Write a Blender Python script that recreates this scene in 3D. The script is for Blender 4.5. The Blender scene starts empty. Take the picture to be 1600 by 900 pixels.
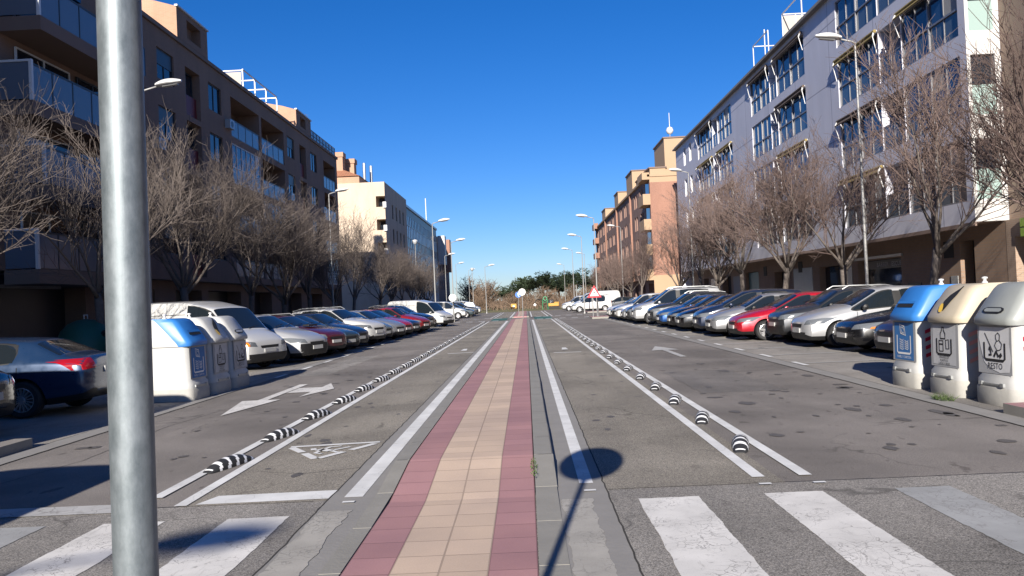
import bpy, bmesh, math, random
from mathutils import Vector, Matrix
from mathutils.bvhtree import BVHTree
R = math.radians
C = bpy.context.scene.collection
scene = bpy.context.scene
# ------------------------------------------------------------------ camera, sky, sun, exposure
CAM_H = 1.63
F_PX = 1280.0
def cam_axes(roll=2.6, vx=22/1280.0, vy=18/1280.0):
    d = Vector((vx, vy, 1)).normalized()            # the street direction (+Y) seen from the camera
    r = R(roll)
    u = Vector((-math.sin(r), -math.cos(r), 0)); u = (u - d*u.dot(d)).normalized()
    x = d.cross(u)
    return x, d, u
ax, ay, az = cam_axes()
cam = bpy.data.cameras.new('camera'); cam_o = bpy.data.objects.new('camera', cam); C.objects.link(cam_o)
right = Vector((ax[0], ay[0], az[0])); down = Vector((ax[1], ay[1], az[1])); fwd = Vector((ax[2], ay[2], az[2]))
m = Matrix((right, -down, -fwd)).transposed().to_4x4(); m.translation = (0, 0, CAM_H)
cam_o.matrix_world = m
cam.sensor_width = 36; cam.lens = F_PX/1600*36; cam.clip_start = .05; cam.clip_end = 6000
scene.camera = cam_o
SUN_EL, SUN_AZ = 21.8, 188.8                        # the sun stands behind the camera and a little to its left
world = bpy.data.worlds.new('World'); scene.world = world; world.use_nodes = True
nt = world.node_tree; bg = nt.nodes['Background']
sky = nt.nodes.new('ShaderNodeTexSky'); sky.sky_type = 'NISHITA'; sky.sun_disc = False
sky.sun_elevation = R(SUN_EL); sky.sun_rotation = R(SUN_AZ)
sky.altitude = 700; sky.air_density = 1.0; sky.dust_density = .25; sky.ozone_density = 4.0
hs = nt.nodes.new('ShaderNodeHueSaturation'); hs.inputs['Saturation'].default_value = 1.3; nt.links.new(sky.outputs[0], hs.inputs['Color'])
gr = nt.nodes.new('ShaderNodeMix'); gr.data_type = 'RGBA'; gr.blend_type = 'MULTIPLY'; gr.inputs[0].default_value = 1; gr.inputs[7].default_value = (.85, .92, 1.25, 1)
nt.links.new(hs.outputs[0], gr.inputs[6]); nt.links.new(gr.outputs[2], bg.inputs[0]); bg.inputs[1].default_value = .052
sl = bpy.data.lights.new('sun', 'SUN'); sl.energy = 5.0; sl.angle = R(.5); sl.color = (1, .93, .84)
so = bpy.data.objects.new('sun', sl); C.objects.link(so)
sd = Vector((math.sin(R(SUN_AZ))*math.cos(R(SUN_EL)), math.cos(R(SUN_AZ))*math.cos(R(SUN_EL)), math.sin(R(SUN_EL))))
so.rotation_euler = sd.to_track_quat('Z', 'Y').to_euler(); so.location = sd*200
scene.view_settings.view_transform = 'Standard'; scene.view_settings.look = 'None'
scene.view_settings.exposure = 0.9; scene.view_settings.gamma = 1
# ------------------------------------------------------------------ object helpers
def link(o, parent=None):
    C.objects.link(o)
    if parent is not None: o.parent = parent
    return o
def tag(o, label=None, cat=None, group=None, kind=None):
    if label: o['label'] = label
    if cat: o['category'] = cat
    if group: o['group'] = group
    if kind: o['kind'] = kind
    return o
def thing(name, label, cat, loc=(0, 0, 0), rz=0, group=None):
    o = bpy.data.objects.new(name, None); o.location = loc; o.rotation_euler = (0, 0, rz); o.empty_display_size = .2
    link(o); return tag(o, label, cat, group)
def mobj(name, me, parent=None, loc=(0, 0, 0), rot=(0, 0, 0)):
    o = bpy.data.objects.new(name, me); o.location = loc; o.rotation_euler = rot
    return link(o, parent)
def copy_tree(o, parent=None):
    c = o.copy(); C.objects.link(c); c.parent = parent
    for ch in list(o.children): copy_tree(ch, c)
    return c
class MB:
    """collects faces; build() links them as one mesh object"""
    def __init__(s): s.v = []; s.f = []; s.mi = []
    def add(s, vs, fs, mi=0):
        n = len(s.v); s.v.extend([tuple(p) for p in vs]); s.f.extend([tuple(n+i for i in f) for f in fs]); s.mi.extend([mi]*len(fs)); return s
    def quad(s, a, b, c, d, mi=0): return s.add((a, b, c, d), ((0, 1, 2, 3),), mi)
    def box(s, x0, x1, y0, y1, z0, z1, mi=0):
        return s.add([(x0,y0,z0),(x1,y0,z0),(x1,y1,z0),(x0,y1,z0),(x0,y0,z1),(x1,y0,z1),(x1,y1,z1),(x0,y1,z1)],
                     [(3,2,1,0),(4,5,6,7),(0,1,5,4),(1,2,6,5),(2,3,7,6),(3,0,4,7)], mi)
    def tube(s, pts, rad, n=8, cap=True, mi=0):
        pts = [Vector(p) for p in pts]
        if not hasattr(rad, '__len__'): rad = [rad]*len(pts)
        vs = []; fs = []; up = None
        for i, p in enumerate(pts):
            t = (pts[min(i+1, len(pts)-1)] - pts[max(i-1, 0)]).normalized()
            if up is None: up = t.orthogonal().normalized()
            a = (up - t*up.dot(t))
            a = a.normalized() if a.length > 1e-5 else t.orthogonal().normalized()
            up = a; b = t.cross(a)
            for k in range(n):
                q = 2*math.pi*k/n; vs.append(p + (a*math.cos(q) + b*math.sin(q))*rad[i])
        for i in range(len(pts)-1):
            for k in range(n):
                k2 = (k+1) % n; fs.append((i*n+k, i*n+k2, (i+1)*n+k2, (i+1)*n+k))
        if cap: fs.append(tuple(range(n-1, -1, -1))); fs.append(tuple((len(pts)-1)*n+k for k in range(n)))
        return s.add(vs, fs, mi)
    def lathe(s, prof, n=24, axis='z', o=(0, 0, 0), mi=0, close=False):
        vs = []; fs = []; o = Vector(o)
        for r, h in prof:
            for k in range(n):
                q = 2*math.pi*k/n; a, b = r*math.cos(q), r*math.sin(q)
                vs.append(o + Vector({'z': (a, b, h), 'y': (b, h, a), 'x': (h, a, b)}[axis]))
        m_ = len(prof); rng = range(m_ if close else m_-1)
        for i in rng:
            j = (i+1) % m_
            for k in range(n):
                k2 = (k+1) % n; fs.append((i*n+k, i*n+k2, j*n+k2, j*n+k))
        return s.add(vs, fs, mi)
    def prism(s, poly, fn0, fn1, mi=0):
        n = len(poly); vs = [fn0(*p) for p in poly] + [fn1(*p) for p in poly]
        fs = [tuple(range(n-1, -1, -1)), tuple(range(n, 2*n))] + [(i, (i+1) % n, n+(i+1) % n, n+i) for i in range(n)]
        return s.add(vs, fs, mi)
    def mesh(s, name, mats, smooth=False, sharp=None, off=None, fix=False):
        me = bpy.data.meshes.new(name)
        vs = s.v if off is None else [(x-off[0], y-off[1], z-off[2]) for x, y, z in s.v]
        me.from_pydata(vs, [], s.f)
        for mm in (mats if isinstance(mats, (list, tuple)) else [mats]): me.materials.append(mm)
        me.polygons.foreach_set('material_index', s.mi)
        if fix:
            b = bmesh.new(); b.from_mesh(me); bmesh.ops.remove_doubles(b, verts=b.verts, dist=1e-5)
            bmesh.ops.recalc_face_normals(b, faces=b.faces); b.to_mesh(me); b.free()
        if smooth:
            me.polygons.foreach_set('use_smooth', [True]*len(me.polygons))
            if sharp: me.set_sharp_from_angle(angle=R(sharp))
        me.update(); return me
    def build(s, name, mats, parent=None, loc=(0, 0, 0), rot=(0, 0, 0), off=None, **k):
        return mobj(name, s.mesh(name, mats, off=off, **k), parent, loc, rot)
def bevel(o_mesh, w, seg=2, ang=30):
    b = bmesh.new(); b.from_mesh(o_mesh)
    es = [e for e in b.edges if len(e.link_faces) == 2 and e.calc_face_angle(0) > R(ang)]
    bmesh.ops.bevel(b, geom=es, offset=w, segments=seg, affect='EDGES', profile=.5, clamp_overlap=True)
    b.to_mesh(o_mesh); b.free(); return o_mesh
def ribbon(mb, pts, w, fn, closed=False, mi=0):
    """a band of width w along a 2-D line, mapped to 3-D by fn(u, v)"""
    P = [Vector(p) for p in pts]; n = len(P); L = []; Rr = []
    for i in range(n):
        a = P[(i-1) % n] if (closed or i > 0) else P[i]; b = P[(i+1) % n] if (closed or i < n-1) else P[i]
        t = (b-a); t = t.normalized() if t.length > 1e-9 else Vector((1, 0)); nn = Vector((-t.y, t.x))
        L.append(fn(*(P[i]+nn*w/2))); Rr.append(fn(*(P[i]-nn*w/2)))
    for i in range(n if closed else n-1):
        j = (i+1) % n; mb.quad(L[i], Rr[i], Rr[j], L[j], mi)
def text_mb(txt, h, fn, align='CENTER'):
    """the letters of txt as flat faces of cap height about h, mapped by fn(u, v)"""
    cu = bpy.data.curves.new('lettering', 'FONT'); cu.body = txt; cu.size = h/.7; cu.align_x = align; cu.resolution_u = 2
    o = bpy.data.objects.new('lettering', cu); C.objects.link(o)
    dg = bpy.context.evaluated_depsgraph_get(); me = bpy.data.meshes.new_from_object(o.evaluated_get(dg))
    mb = MB(); mb.add([fn(v.co.x, v.co.y) for v in me.vertices], [tuple(p.vertices) for p in me.polygons])
    bpy.data.objects.remove(o); bpy.data.curves.remove(cu); bpy.data.meshes.remove(me)
    return mb
# ------------------------------------------------------------------ materials
class NT:
    def __init__(s, name):
        s.m = bpy.data.materials.new(name); s.m.use_nodes = True; s.t = s.m.node_tree; s.b = s.t.nodes['Principled BSDF']
        s.co = None
    def n(s, ty, **k):
        nd = s.t.nodes.new('ShaderNode'+ty)
        for a, b in k.items(): setattr(nd, a, b)
        return nd
    def l(s, a, b): s.t.links.new(a, b)
    def obj(s):
        if s.co is None: s.co = s.n('TexCoord').outputs['Object']
        return s.co
    def world(s): return s.n('NewGeometry').outputs['Position']
    def map(s, vec, scale=(1, 1, 1), loc=(0, 0, 0)):
        mp = s.n('Mapping'); mp.inputs['Scale'].default_value = scale; mp.inputs['Location'].default_value = loc; s.l(vec, mp.inputs[0]); return mp.outputs[0]
    def noise(s, vec, sc, det=4, rough=.55, dist=0):
        q = s.n('TexNoise'); q.inputs['Scale'].default_value = sc; q.inputs['Detail'].default_value = det; q.inputs['Roughness'].default_value = rough; q.inputs['Distortion'].default_value = dist
        s.l(vec, q.inputs['Vector']); return q.outputs['Fac']
    def ramp(s, fac, stops):
        q = s.n('ValToRGB'); e = q.color_ramp.elements
        while len(e) < len(stops): e.new(.5)
        for i, (p, c) in enumerate(stops): e[i].position = p; e[i].color = (c, c, c, 1) if not hasattr(c, '__len__') else (*c, 1)
        s.l(fac, q.inputs[0]); return q.outputs[0]
    def mix(s, fac, a, b, mode='MIX'):
        q = s.n('Mix', data_type='RGBA', blend_type=mode)
        for i, v in ((0, fac), (6, a), (7, b)):
            if isinstance(v, (int, float)): q.inputs[i].default_value = v
            elif hasattr(v, '__len__'): q.inputs[i].default_value = (*v, 1)
            else: s.l(v, q.inputs[i])
        return q.outputs[2]
    def math(s, op, a, b=0):
        q = s.n('Math', operation=op)
        for i, v in ((0, a), (1, b)):
            if isinstance(v, (int, float)): q.inputs[i].default_value = v
            else: s.l(v, q.inputs[i])
        return q.outputs[0]
    def bump(s, h, st=.3, d=.01):
        q = s.n('Bump'); q.inputs['Strength'].default_value = st; q.inputs['Distance'].default_value = d; s.l(h, q.inputs['Height']); s.l(q.outputs[0], s.b.inputs['Normal'])
    def base(s, c):
        if hasattr(c, '__len__'): s.b.inputs['Base Color'].default_value = (*c, 1)
        else: s.l(c, s.b.inputs['Base Color'])
    def set(s, **k):
        for a, v in k.items():
            i = s.b.inputs[a.replace('_', ' ')]
            if isinstance(v, (int, float)): i.default_value = v
            elif hasattr(v, '__len__'): i.default_value = (*v, 1)
            else: s.l(v, i)
        return s.m
def sc(c, k): return tuple(min(1, x*k) for x in c)
def plain(name, c, rough=.6, metal=0, var=.12, nsc=3, bump=0, **k):
    q = NT(name); o = q.obj(); f = q.noise(o, nsc, 5, .6)
    q.base(q.mix(f, sc(c, 1-var), sc(c, 1+var)))
    if bump: q.bump(q.noise(o, nsc*12, 3), bump, .01)
    return q.set(Roughness=rough, Metallic=metal, **k)
def asphalt(name, c, speck=.5, stain=False, patch=.25):
    q = NT(name); w = q.world()
    fine = q.noise(w, 110, 2, .75); med = q.noise(w, 38, 3, .6)
    big = q.noise(w, .35, 5, .6, .4); lane = q.noise(q.map(w, (.9, .06, 1)), 1.3, 4, .6)
    col = q.mix(q.ramp(fine, [(.32, 0), (.68, 1)]), sc(c, 1-speck), sc(c, 1+speck))
    col = q.mix(q.ramp(med, [(.3, 0), (.7, 1)]), col, q.mix(1, col, (1.28, 1.26, 1.22), 'MULTIPLY'))
    col = q.mix(q.ramp(big, [(.35, 0), (.65, 1)]), q.mix(1, col, (1-patch,)*3, 'MULTIPLY'), q.mix(1, col, (1+patch,)*3, 'MULTIPLY'))
    col = q.mix(q.ramp(lane, [(.4, 0), (.62, .45)]), col, q.mix(1, col, (.74, .74, .76), 'MULTIPLY'))
    st = q.ramp(q.noise(q.map(w, (1.7, .75, 1), (3.1, 1.7, 0)), 2.6, 3, .6), [(.64, 0), (.69, .65 if stain else .35)])
    col = q.mix(st, col, q.mix(1, col, (.45, .43, .43), 'MULTIPLY'))
    # hairline cracks
    v = q.n('TexVoronoi', feature='DISTANCE_TO_EDGE'); v.inputs['Scale'].default_value = .55
    wv = q.n('VectorMath', operation='ADD'); q.l(w, wv.inputs[0]); q.l(q.mix(1, q.n('TexNoise').outputs[1], (.5, .5, .5), 'MULTIPLY'), wv.inputs[1])
    nn = [x for x in q.t.nodes if x.bl_idname == 'ShaderNodeTexNoise'][-1]; nn.inputs['Scale'].default_value = 2.2; q.l(w, nn.inputs['Vector'])
    q.l(wv.outputs[0], v.inputs['Vector'])
    cr = q.math('MULTIPLY', q.ramp(v.outputs['Distance'], [(.0, 1), (.012, 0)]), q.ramp(q.noise(w, .5, 2), [(.5, 0), (.6, .7)]))
    col = q.mix(cr, col, sc(c, .35))
    q.base(col); q.bump(q.math('ADD', fine, q.math('MULTIPLY', med, 1.2)), .5, .006)
    return q.set(Roughness=.88, Specular_IOR_Level=.25)
def road_paint(name, c, under, wear=.5, crack=5.0, cw=.035):
    """thick white road paint, worn and cracked so the asphalt shows through"""
    q = NT(name); w = q.world()
    dis = q.n('TexNoise'); dis.inputs['Scale'].default_value = 3.5; dis.inputs['Detail'].default_value = 6; q.l(w, dis.inputs['Vector'])
    wv = q.n('VectorMath', operation='ADD'); q.l(w, wv.inputs[0]); q.l(q.mix(1, dis.outputs[1], (.42, .30, .3), 'MULTIPLY'), wv.inputs[1])
    v = q.n('TexVoronoi', feature='DISTANCE_TO_EDGE'); v.inputs['Scale'].default_value = crack; q.l(wv.outputs[0], v.inputs['Vector'])
    v2 = q.n('TexVoronoi', feature='DISTANCE_TO_EDGE'); v2.inputs['Scale'].default_value = crack*.3; q.l(wv.outputs[0], v2.inputs['Vector'])
    fine = q.ramp(q.noise(w, 120, 3, .75), [(.60, 0), (.70, wear)])
    crk = q.math('MULTIPLY', q.ramp(v.outputs['Distance'], [(0, 1), (cw, 0)]), q.ramp(q.noise(w, 2.1, 3), [(.47, 0), (.56, min(1, wear*1.7))]))
    crk2 = q.math('MULTIPLY', q.ramp(v2.outputs['Distance'], [(0, 1), (cw*.38, 0)]), q.ramp(q.noise(w, .8, 2), [(.5, 0), (.58, min(1, wear*1.5))]))
    pe = q.math('MAXIMUM', q.ramp(q.noise(w, 7, 7, .8), [(.58, 0), (.66, wear)]), q.ramp(q.noise(q.map(w, (3.2, .5, 1)), 1.5, 6, .75), [(.58, 0), (.70, wear*.8)]))
    msk = q.math('MAXIMUM', q.math('MAXIMUM', fine, crk), q.math('MAXIMUM', pe, crk2))
    dirt = q.mix(q.ramp(q.noise(w, 2.2, 5), [(.3, 0), (.7, 1)]), sc(c, .74), c)
    q.base(q.mix(msk, dirt, under)); q.bump(msk, -.2, .004)
    return q.set(Roughness=.75, Specular_IOR_Level=.3)
def wallvec(q, w):
    s = q.n('SeparateXYZ'); q.l(w, s.inputs[0]); cb = q.n('CombineXYZ'); q.l(q.math('ADD', s.outputs[0], s.outputs[1]), cb.inputs[0]); q.l(s.outputs[2], cb.inputs[1]); return cb.outputs[0]
def brick(name, c1, c2, mortar, bw=.25, bh=.065, ms=.012, rough=.85, var=.15, off=.5, bump=.4):
    q = NT(name); w = q.world(); vec = wallvec(q, w)
    b = q.n('TexBrick'); b.offset = off; b.inputs['Scale'].default_value = 1; b.inputs['Brick Width'].default_value = bw; b.inputs['Row Height'].default_value = bh
    b.inputs['Mortar Size'].default_value = ms; b.inputs['Mortar Smooth'].default_value = .1
    b.inputs['Color1'].default_value = (*c1, 1); b.inputs['Color2'].default_value = (*c2, 1); b.inputs['Mortar'].default_value = (*mortar, 1)
    q.l(vec, b.inputs['Vector'])
    st = q.noise(q.map(w, (.5, .5, .14)), 1.4, 5, .65)
    col = q.mix(q.ramp(st, [(.3, 0), (.7, 1)]), q.mix(1, b.outputs['Color'], (1-var,)*3, 'MULTIPLY'), q.mix(1, b.outputs['Color'], (1+var*.6,)*3, 'MULTIPLY'))
    fn = q.noise(w, 30, 4); col = q.mix(q.ramp(fn, [(.3, 0), (.7, .25)]), col, q.mix(1, col, (.8, .8, .8), 'MULTIPLY'))
    q.base(col); q.bump(b.outputs['Fac'], -bump, .01)
    return q.set(Roughness=rough)
def tile_mat(name, c, tw, tl, ox, var=.075):
    q = NT(name); w = q.world()
    b = q.n('TexBrick'); b.offset = 0; b.inputs['Scale'].default_value = 1; b.inputs['Brick Width'].default_value = tw; b.inputs['Row Height'].default_value = tl
    b.inputs['Mortar Size'].default_value = .007; b.inputs['Mortar Smooth'].default_value = .2; b.inputs['Bias'].default_value = 0
    b.inputs['Color1'].default_value = (*sc(c, 1-var), 1); b.inputs['Color2'].default_value = (*sc(c, 1+var), 1); b.inputs['Mortar'].default_value = (*sc(c, .66), 1)
    q.l(q.map(w, (1, 1, 1), (ox, 0, 0)), b.inputs['Vector'])
    big = q.noise(w, .8, 4); fine = q.noise(w, 90, 4, .7)
    wob = q.noise(q.map(w, (3, 30, 3)), 3, 4, .6, 1.5)
    col = q.mix(q.ramp(big, [(.3, 0), (.7, 1)]), q.mix(1, b.outputs['Color'], (.86, .86, .88), 'MULTIPLY'), q.mix(1, b.outputs['Color'], (1.1, 1.09, 1.05), 'MULTIPLY'))
    col = q.mix(q.ramp(fine, [(.3, .3), (.6, 0)]), col, q.mix(1, col, (.6, .6, .6), 'MULTIPLY'))
    q.base(col)
    q.bump(q.math('ADD', q.math('MULTIPLY', b.outputs['Fac'], -1), q.math('ADD', q.math('MULTIPLY', fine, .3), q.math('MULTIPLY', wob, .5))), .5, .006)
    return q.set(Roughness=.8, Specular_IOR_Level=.3)
def carpaint(name, c, metal=.0, rough=.25):
    q = NT(name); o = q.obj()
    d = q.ramp(q.noise(o, 2.5, 5, .65), [(.35, 0), (.75, .10)]); q.base(q.mix(d, c, sc(c, 1.25)))
    rr = q.ramp(q.noise(o, 6, 4), [(.3, rough), (.7, rough+.15)])
    return q.set(Roughness=rr, Metallic=metal, Coat_Weight=.8, Coat_Roughness=.06)
def glass(name, c, rough=.04, alpha=1):
    q = NT(name); o = q.world(); q.base(c)
    if alpha < 1: q.set(Alpha=alpha)
    q.bump(q.noise(o, 1.2, 2), .06, .02)
    return q.set(Roughness=rough, Specular_IOR_Level=.55, IOR=1.5)
A = (.155, .15, .148)
M = {}
M['asphalt'] = asphalt('lane asphalt', (.175, .160, .147), .5, True)
M['asphalt_bike'] = asphalt('coarse bike lane asphalt', (.205, .188, .160), .7)
M['asphalt_near'] = asphalt('crossing asphalt', (.215, .203, .187), .75)
M['parking'] = asphalt('pale parking asphalt', (.24, .225, .205), .3)
M['gutter'] = plain('gutter concrete', (.235, .225, .21), .85, 0, .18, 2.5, .3)
M['kerb'] = plain('grey kerb stone', (.235, .225, .20), .8, 0, .2, 3, .3)
M['pave'] = tile_mat('pavement slabs', (.27, .25, .225), .4, .4, 0)
M['tile_red'] = tile_mat('red paving tiles', (.37, .205, .21), .3, .33, 0)
M['tile_beige'] = tile_mat('beige paving tiles', (.53, .41, .32), .3, .33, 0)
M['paint_x'] = road_paint('cracked crossing paint', (.72, .70, .66), (.17, .16, .15), .6, 14, .035)
M['paint_faint'] = road_paint('nearly worn off paint', (.40, .38, .34), (.20, .19, .172), .85, 16, .06)
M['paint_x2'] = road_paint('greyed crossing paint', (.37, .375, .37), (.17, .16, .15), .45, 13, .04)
M['paint'] = road_paint('white line paint', (.74, .74, .72), (.16, .155, .145), .18, 3, .02)
M['paint_old'] = road_paint('worn white paint', (.48, .475, .46), (.18, .17, .16), .6)
M['paint_green'] = road_paint('green crossing paint', (.045, .15, .125), (.12, .12, .115), .3)
M['earth'] = plain('dry winter earth', (.16, .13, .085), .95, 0, .35, .3, .4)
M['galv'] = None
M['brick_l'] = brick('brown shaded-tone brick', (.245, .155, .112), (.22, .14, .10), (.205, .14, .105))  # shaded copy of the facade brick, the shade is put into the colour
M['brick_lit'] = brick('orange sunlit-tone brick', (.46, .26, .16), (.42, .23, .14), (.40, .28, .20))  # same brick as it looks in sun, the light is in the colour
M['slab'] = plain('facade slab edge', (.19, .135, .108), .85, 0, .12, 1, .2)
M['panel'] = brick('blue grey facade panels', (.56, .56, .62), (.545, .545, .605), (.28, .28, .33), 5.1, 2.9, .03, .55, .1, 0, .3)
M['panel_w'] = plain('white facade panel', (.50, .49, .47), .5, 0, .06, 1)
M['brick_tan'] = brick('tan brick', (.35, .245, .175), (.32, .22, .16), (.34, .27, .21))
M['brick_yel'] = brick('ground floor brick', (.31, .205, .14), (.27, .18, .125), (.25, .195, .155), .25, .11, .014)
M['brick_dk'] = brick('dark red brick', (.27, .15, .115), (.22, .125, .10), (.24, .17, .14))
M['brick_or'] = brick('orange red brick', (.22, .105, .075), (.20, .095, .067), (.42, .24, .17))
M['cream'] = plain('cream render', (.37, .255, .16), .8, 0, .07, .6, .15)
M['beige'] = brick('beige brick', (.56, .45, .34), (.53, .425, .325), (.50, .40, .30))
M['roof'] = plain('flat roof felt', (.2, .19, .18), .9)
M['tile_roof'] = brick('terracotta roof tiles', (.45, .20, .10), (.38, .16, .08), (.22, .10, .06), .2, .12, .03)
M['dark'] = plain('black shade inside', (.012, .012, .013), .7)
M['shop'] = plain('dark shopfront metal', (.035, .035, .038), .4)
M['frame_w'] = plain('white window frame', (.68, .68, .66), .4, 0, .05)
M['frame_s'] = plain('silver window frame', (.20, .20, .21), .4, .3, .05)
M['frame_d'] = plain('dark window frame', (.03, .032, .036), .4)
M['win'] = glass('window glass', (.014, .018, .026))
M['win_blue'] = glass('bluish window glass', (.02, .045, .10))
M['spandrel'] = glass('grey blue glass panel', (.06, .085, .115), .12)
M['railglass'] = glass('balcony glass', (.13, .165, .21), .2)
M['greenglass'] = glass('green balcony glass', (.27, .36, .335), .15)
M['redpanel'] = plain('dark red balcony panel', (.14, .012, .015), .5)
M['curtain'] = plain('pale curtain', (.42, .38, .33), .9)
M['white_metal'] = plain('white painted metal', (.56, .56, .55), .35, 0, .05)
M['steel'] = plain('grey galvanised steel', (.42, .43, .43), .42, .7, .1)
M['steel_lamp'] = plain('pale lamp post paint', (.27, .27, .265), .5, .3, .1)
M['lamp_glass'] = plain('lamp lens', (.35, .36, .36), .2)
M['awning'] = plain('rolled ochre awning', (.24, .18, .06), .9, 0, .3)
M['awning_d'] = plain('rolled brown awning', (.10, .075, .06), .9, 0, .3)
M['tyre'] = plain('tyre rubber', (.018, .018, .019), .75)
M['alloy'] = plain('alloy wheel', (.62, .62, .63), .28, .75, .04)
M['cap'] = plain('silver wheel cover', (.55, .55, .56), .4, .3, .04)
M['dkalloy'] = plain('dark grey wheel', (.10, .10, .105), .4, .5)
M['trim'] = plain('black plastic trim', (.009, .009, .0095), .55, 0, .2)
M['arch'] = plain('wheel well', (.006, .006, .006), .9)
M['carglass'] = glass('car glass', (.010, .014, .018), .02)
M['lens'] = glass('headlamp lens', (.12, .13, .14), .05)
M['lens_d'] = glass('dark headlamp', (.09, .095, .10), .06)
M['orange'] = glass('orange indicator lens', (.75, .18, .015), .1)
M['redlens'] = glass('red tail lamp lens', (.28, .006, .012), .08)
M['plate'] = plain('white number plate', (.36, .36, .35), .4)
M['chrome'] = plain('chrome', (.75, .75, .76), .12, 1.0, .02)
M['rubber'] = plain('black rubber', (.022, .022, .023), .65, 0, .2, 8)
M['rubber_w'] = plain('white reflective band', (.80, .80, .79), .5, 0, .06, 12)
M['bark'] = plain('grey brown bark', (.12, .10, .086), .9, 0, .5, 9, .6)
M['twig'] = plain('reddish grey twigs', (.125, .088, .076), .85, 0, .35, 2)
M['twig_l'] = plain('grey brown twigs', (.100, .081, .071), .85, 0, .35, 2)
M['twig_far'] = plain('far brown twigs', (.16, .11, .075), .9, 0, .3, 1)
M['pine'] = plain('pine needles', (.02, .034, .012), .8, 0, .45, .7)
M['weed'] = plain('weed leaves', (.07, .11, .03), .8, 0, .4, 9)
M['fencewood'] = plain('weathered fence post', (.10, .085, .065), .9)
M['oil'] = plain('oil stained asphalt', (.098, .09, .085), .75, 0, .3, 20, .4)
M['seam'] = plain('dark open joint', (.03, .028, .025), .95)
M['blind'] = plain('pale roller blind', (.30, .30, .29), .7, 0, .08)
M['lens_w'] = plain('white sign face', (.74, .74, .73), .4, 0, .04)
M['sign_red'] = plain('red sign border', (.55, .02, .035), .4, 0, .05)
M['sign_blue'] = plain('blue sign face', (.03, .13, .42), .4, 0, .05)
M['ink'] = plain('black ink', (.015, .015, .016), .6)
M['yellow'] = plain('yellow machine paint', (.46, .24, .03), .5, 0, .1)
M['green'] = plain('green enamel', (.03, .22, .10), .4, 0, .1)
def galvanised():
    q = NT('brushed galvanised pole'); o = q.obj()
    st = q.noise(q.map(o, (40, 40, 3)), 3, 5, .65); bl = q.noise(q.map(o, (1, 1, .5)), 34, 6, .75)
    q.base(q.mix(q.ramp(bl, [(.3, 0), (.7, 1)]), (.13, .155, .165), (.25, .28, .295)))
    q.bump(st, .12, .002)
    return q.set(Metallic=.6, Roughness=q.ramp(bl, [(.2, .46), (.8, .64)]))
M['galv'] = galvanised()
PAINT = {k: carpaint(k+' car paint', c, mt, r) for k, (c, mt, r) in dict(
    white=((.46, .46, .445), 0, .3), silver=((.27, .275, .285), .4, .3), pearl=((.37, .375, .38), .25, .28), grey=((.034, .036, .040), .35, .3), black=((.006, .006, .007), 0, .2),
    navy=((.012, .02, .045), .2, .25), blue=((.012, .07, .24), .3, .25), coupe=((.014, .036, .085), .3, .25), red=((.36, .008, .02), .15, .22), maroon=((.085, .010, .018), .25, .25),
    darkred=((.24, .012, .016), .2, .25), teal=((.035, .055, .062), .35, .28), greygreen=((.16, .19, .18), .45, .3), darkpurple=((.03, .015, .03), .3, .3)).items()}
# ------------------------------------------------------------------ ground, roads, median, markings
def sheet(name, pts, z, mat, kind='structure'):
    mb = MB(); mb.add([(x, y, z) for x, y in pts], [tuple(range(len(pts)))])
    o = mb.build(name, mat, fix=True); 
    if o.data.polygons[0].normal.z < 0: o.data.flip_normals()
    return tag(o, kind=kind)
def rect(x0, x1, y0, y1): return [(x0, y0), (x1, y0), (x1, y1), (x0, y1)]
def slab(name, x0, x1, y0, y1, z, mat, edge=None):
    mb = MB(); mb.box(x0, x1, y0, y1, -.08, z); mb.mi = [0 if i == 1 else 1 for i in range(6)]
    return tag(mb.build(name, [mat, edge or M['kerb']]), kind='structure')
sheet('ground', rect(-3000, 3000, -1500, 4000), -.05, M['earth'])
sheet('road', rect(-11.4, 10.8, -60, 116), 0, M['asphalt'])
sheet('cross_street', rect(-11.4, -75, 59.5, 71), 0, M['asphalt'])
sheet('cross_street', rect(10.8, 75, 63.5, 82.5), 0, M['asphalt'])
sheet('end_road', rect(10.8, 160, 103, 116), 0, M['asphalt'])
sheet('crossing_asphalt', rect(-6.1, 5.35, -8, 6.92), .004, M['asphalt_near'])
for x0, x1 in ((-3.02, -1.75), (.6, 2.1)):
    sheet('bike_lane', rect(x0, x1, 6.92, 64), .004, M['asphalt_bike']); sheet('bike_lane', rect(x0, x1, 76, 110), .004, M['asphalt_bike'])
for x0, x1 in ((-1.75, -1.34), (.19, .6)):
    sheet('gutter', rect(x0, x1, -8, 65.6), .008, M['gutter'])
for x0, x1, yb in ((5.35, 5.66, 60), (-6.42, -6.1, 59)):
    sheet('gutter', rect(x0, x1, -8, yb), .008, M['gutter'])
sheet('parking_bays', rect(5.66, 10.7, 10.0, 60), .004, M['parking']); sheet('parking_bays', rect(-11.35, -6.42, 10.55, 59), .004, M['parking'])
slab('pavement', 10.7, 60, -30, 62.5, .14, M['pave']); slab('pavement', 10.7, 60, 83, 103, .14, M['pave'])
slab('pavement', -60, -11.35, -36, 59.5, .14, M['pave']); slab('pavement', -60, -11.35, 71, 190, .14, M['pave'])
slab('pavement', 5.66, 10.7, -12, 9.95, .13, M['tile_red']); slab('pavement', -11.35, -6.45, -12, 10.5, .13, M['pave'])
slab('pavement', 4.75, 10.7, 59.8, 63, .13, M['tile_red']); slab('pavement', -11.35, -6.2, 70.2, 75.5, .13, M['kerb'])
slab('pavement', 6.0, 10.7, 82.6, 86, .13, M['tile_red'])
sheet('grass_verge', rect(-160, 160, 116, 190), -.02, plain('dry grass verge', (.15, .135, .05), .95, 0, .4, .5, .5))
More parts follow.
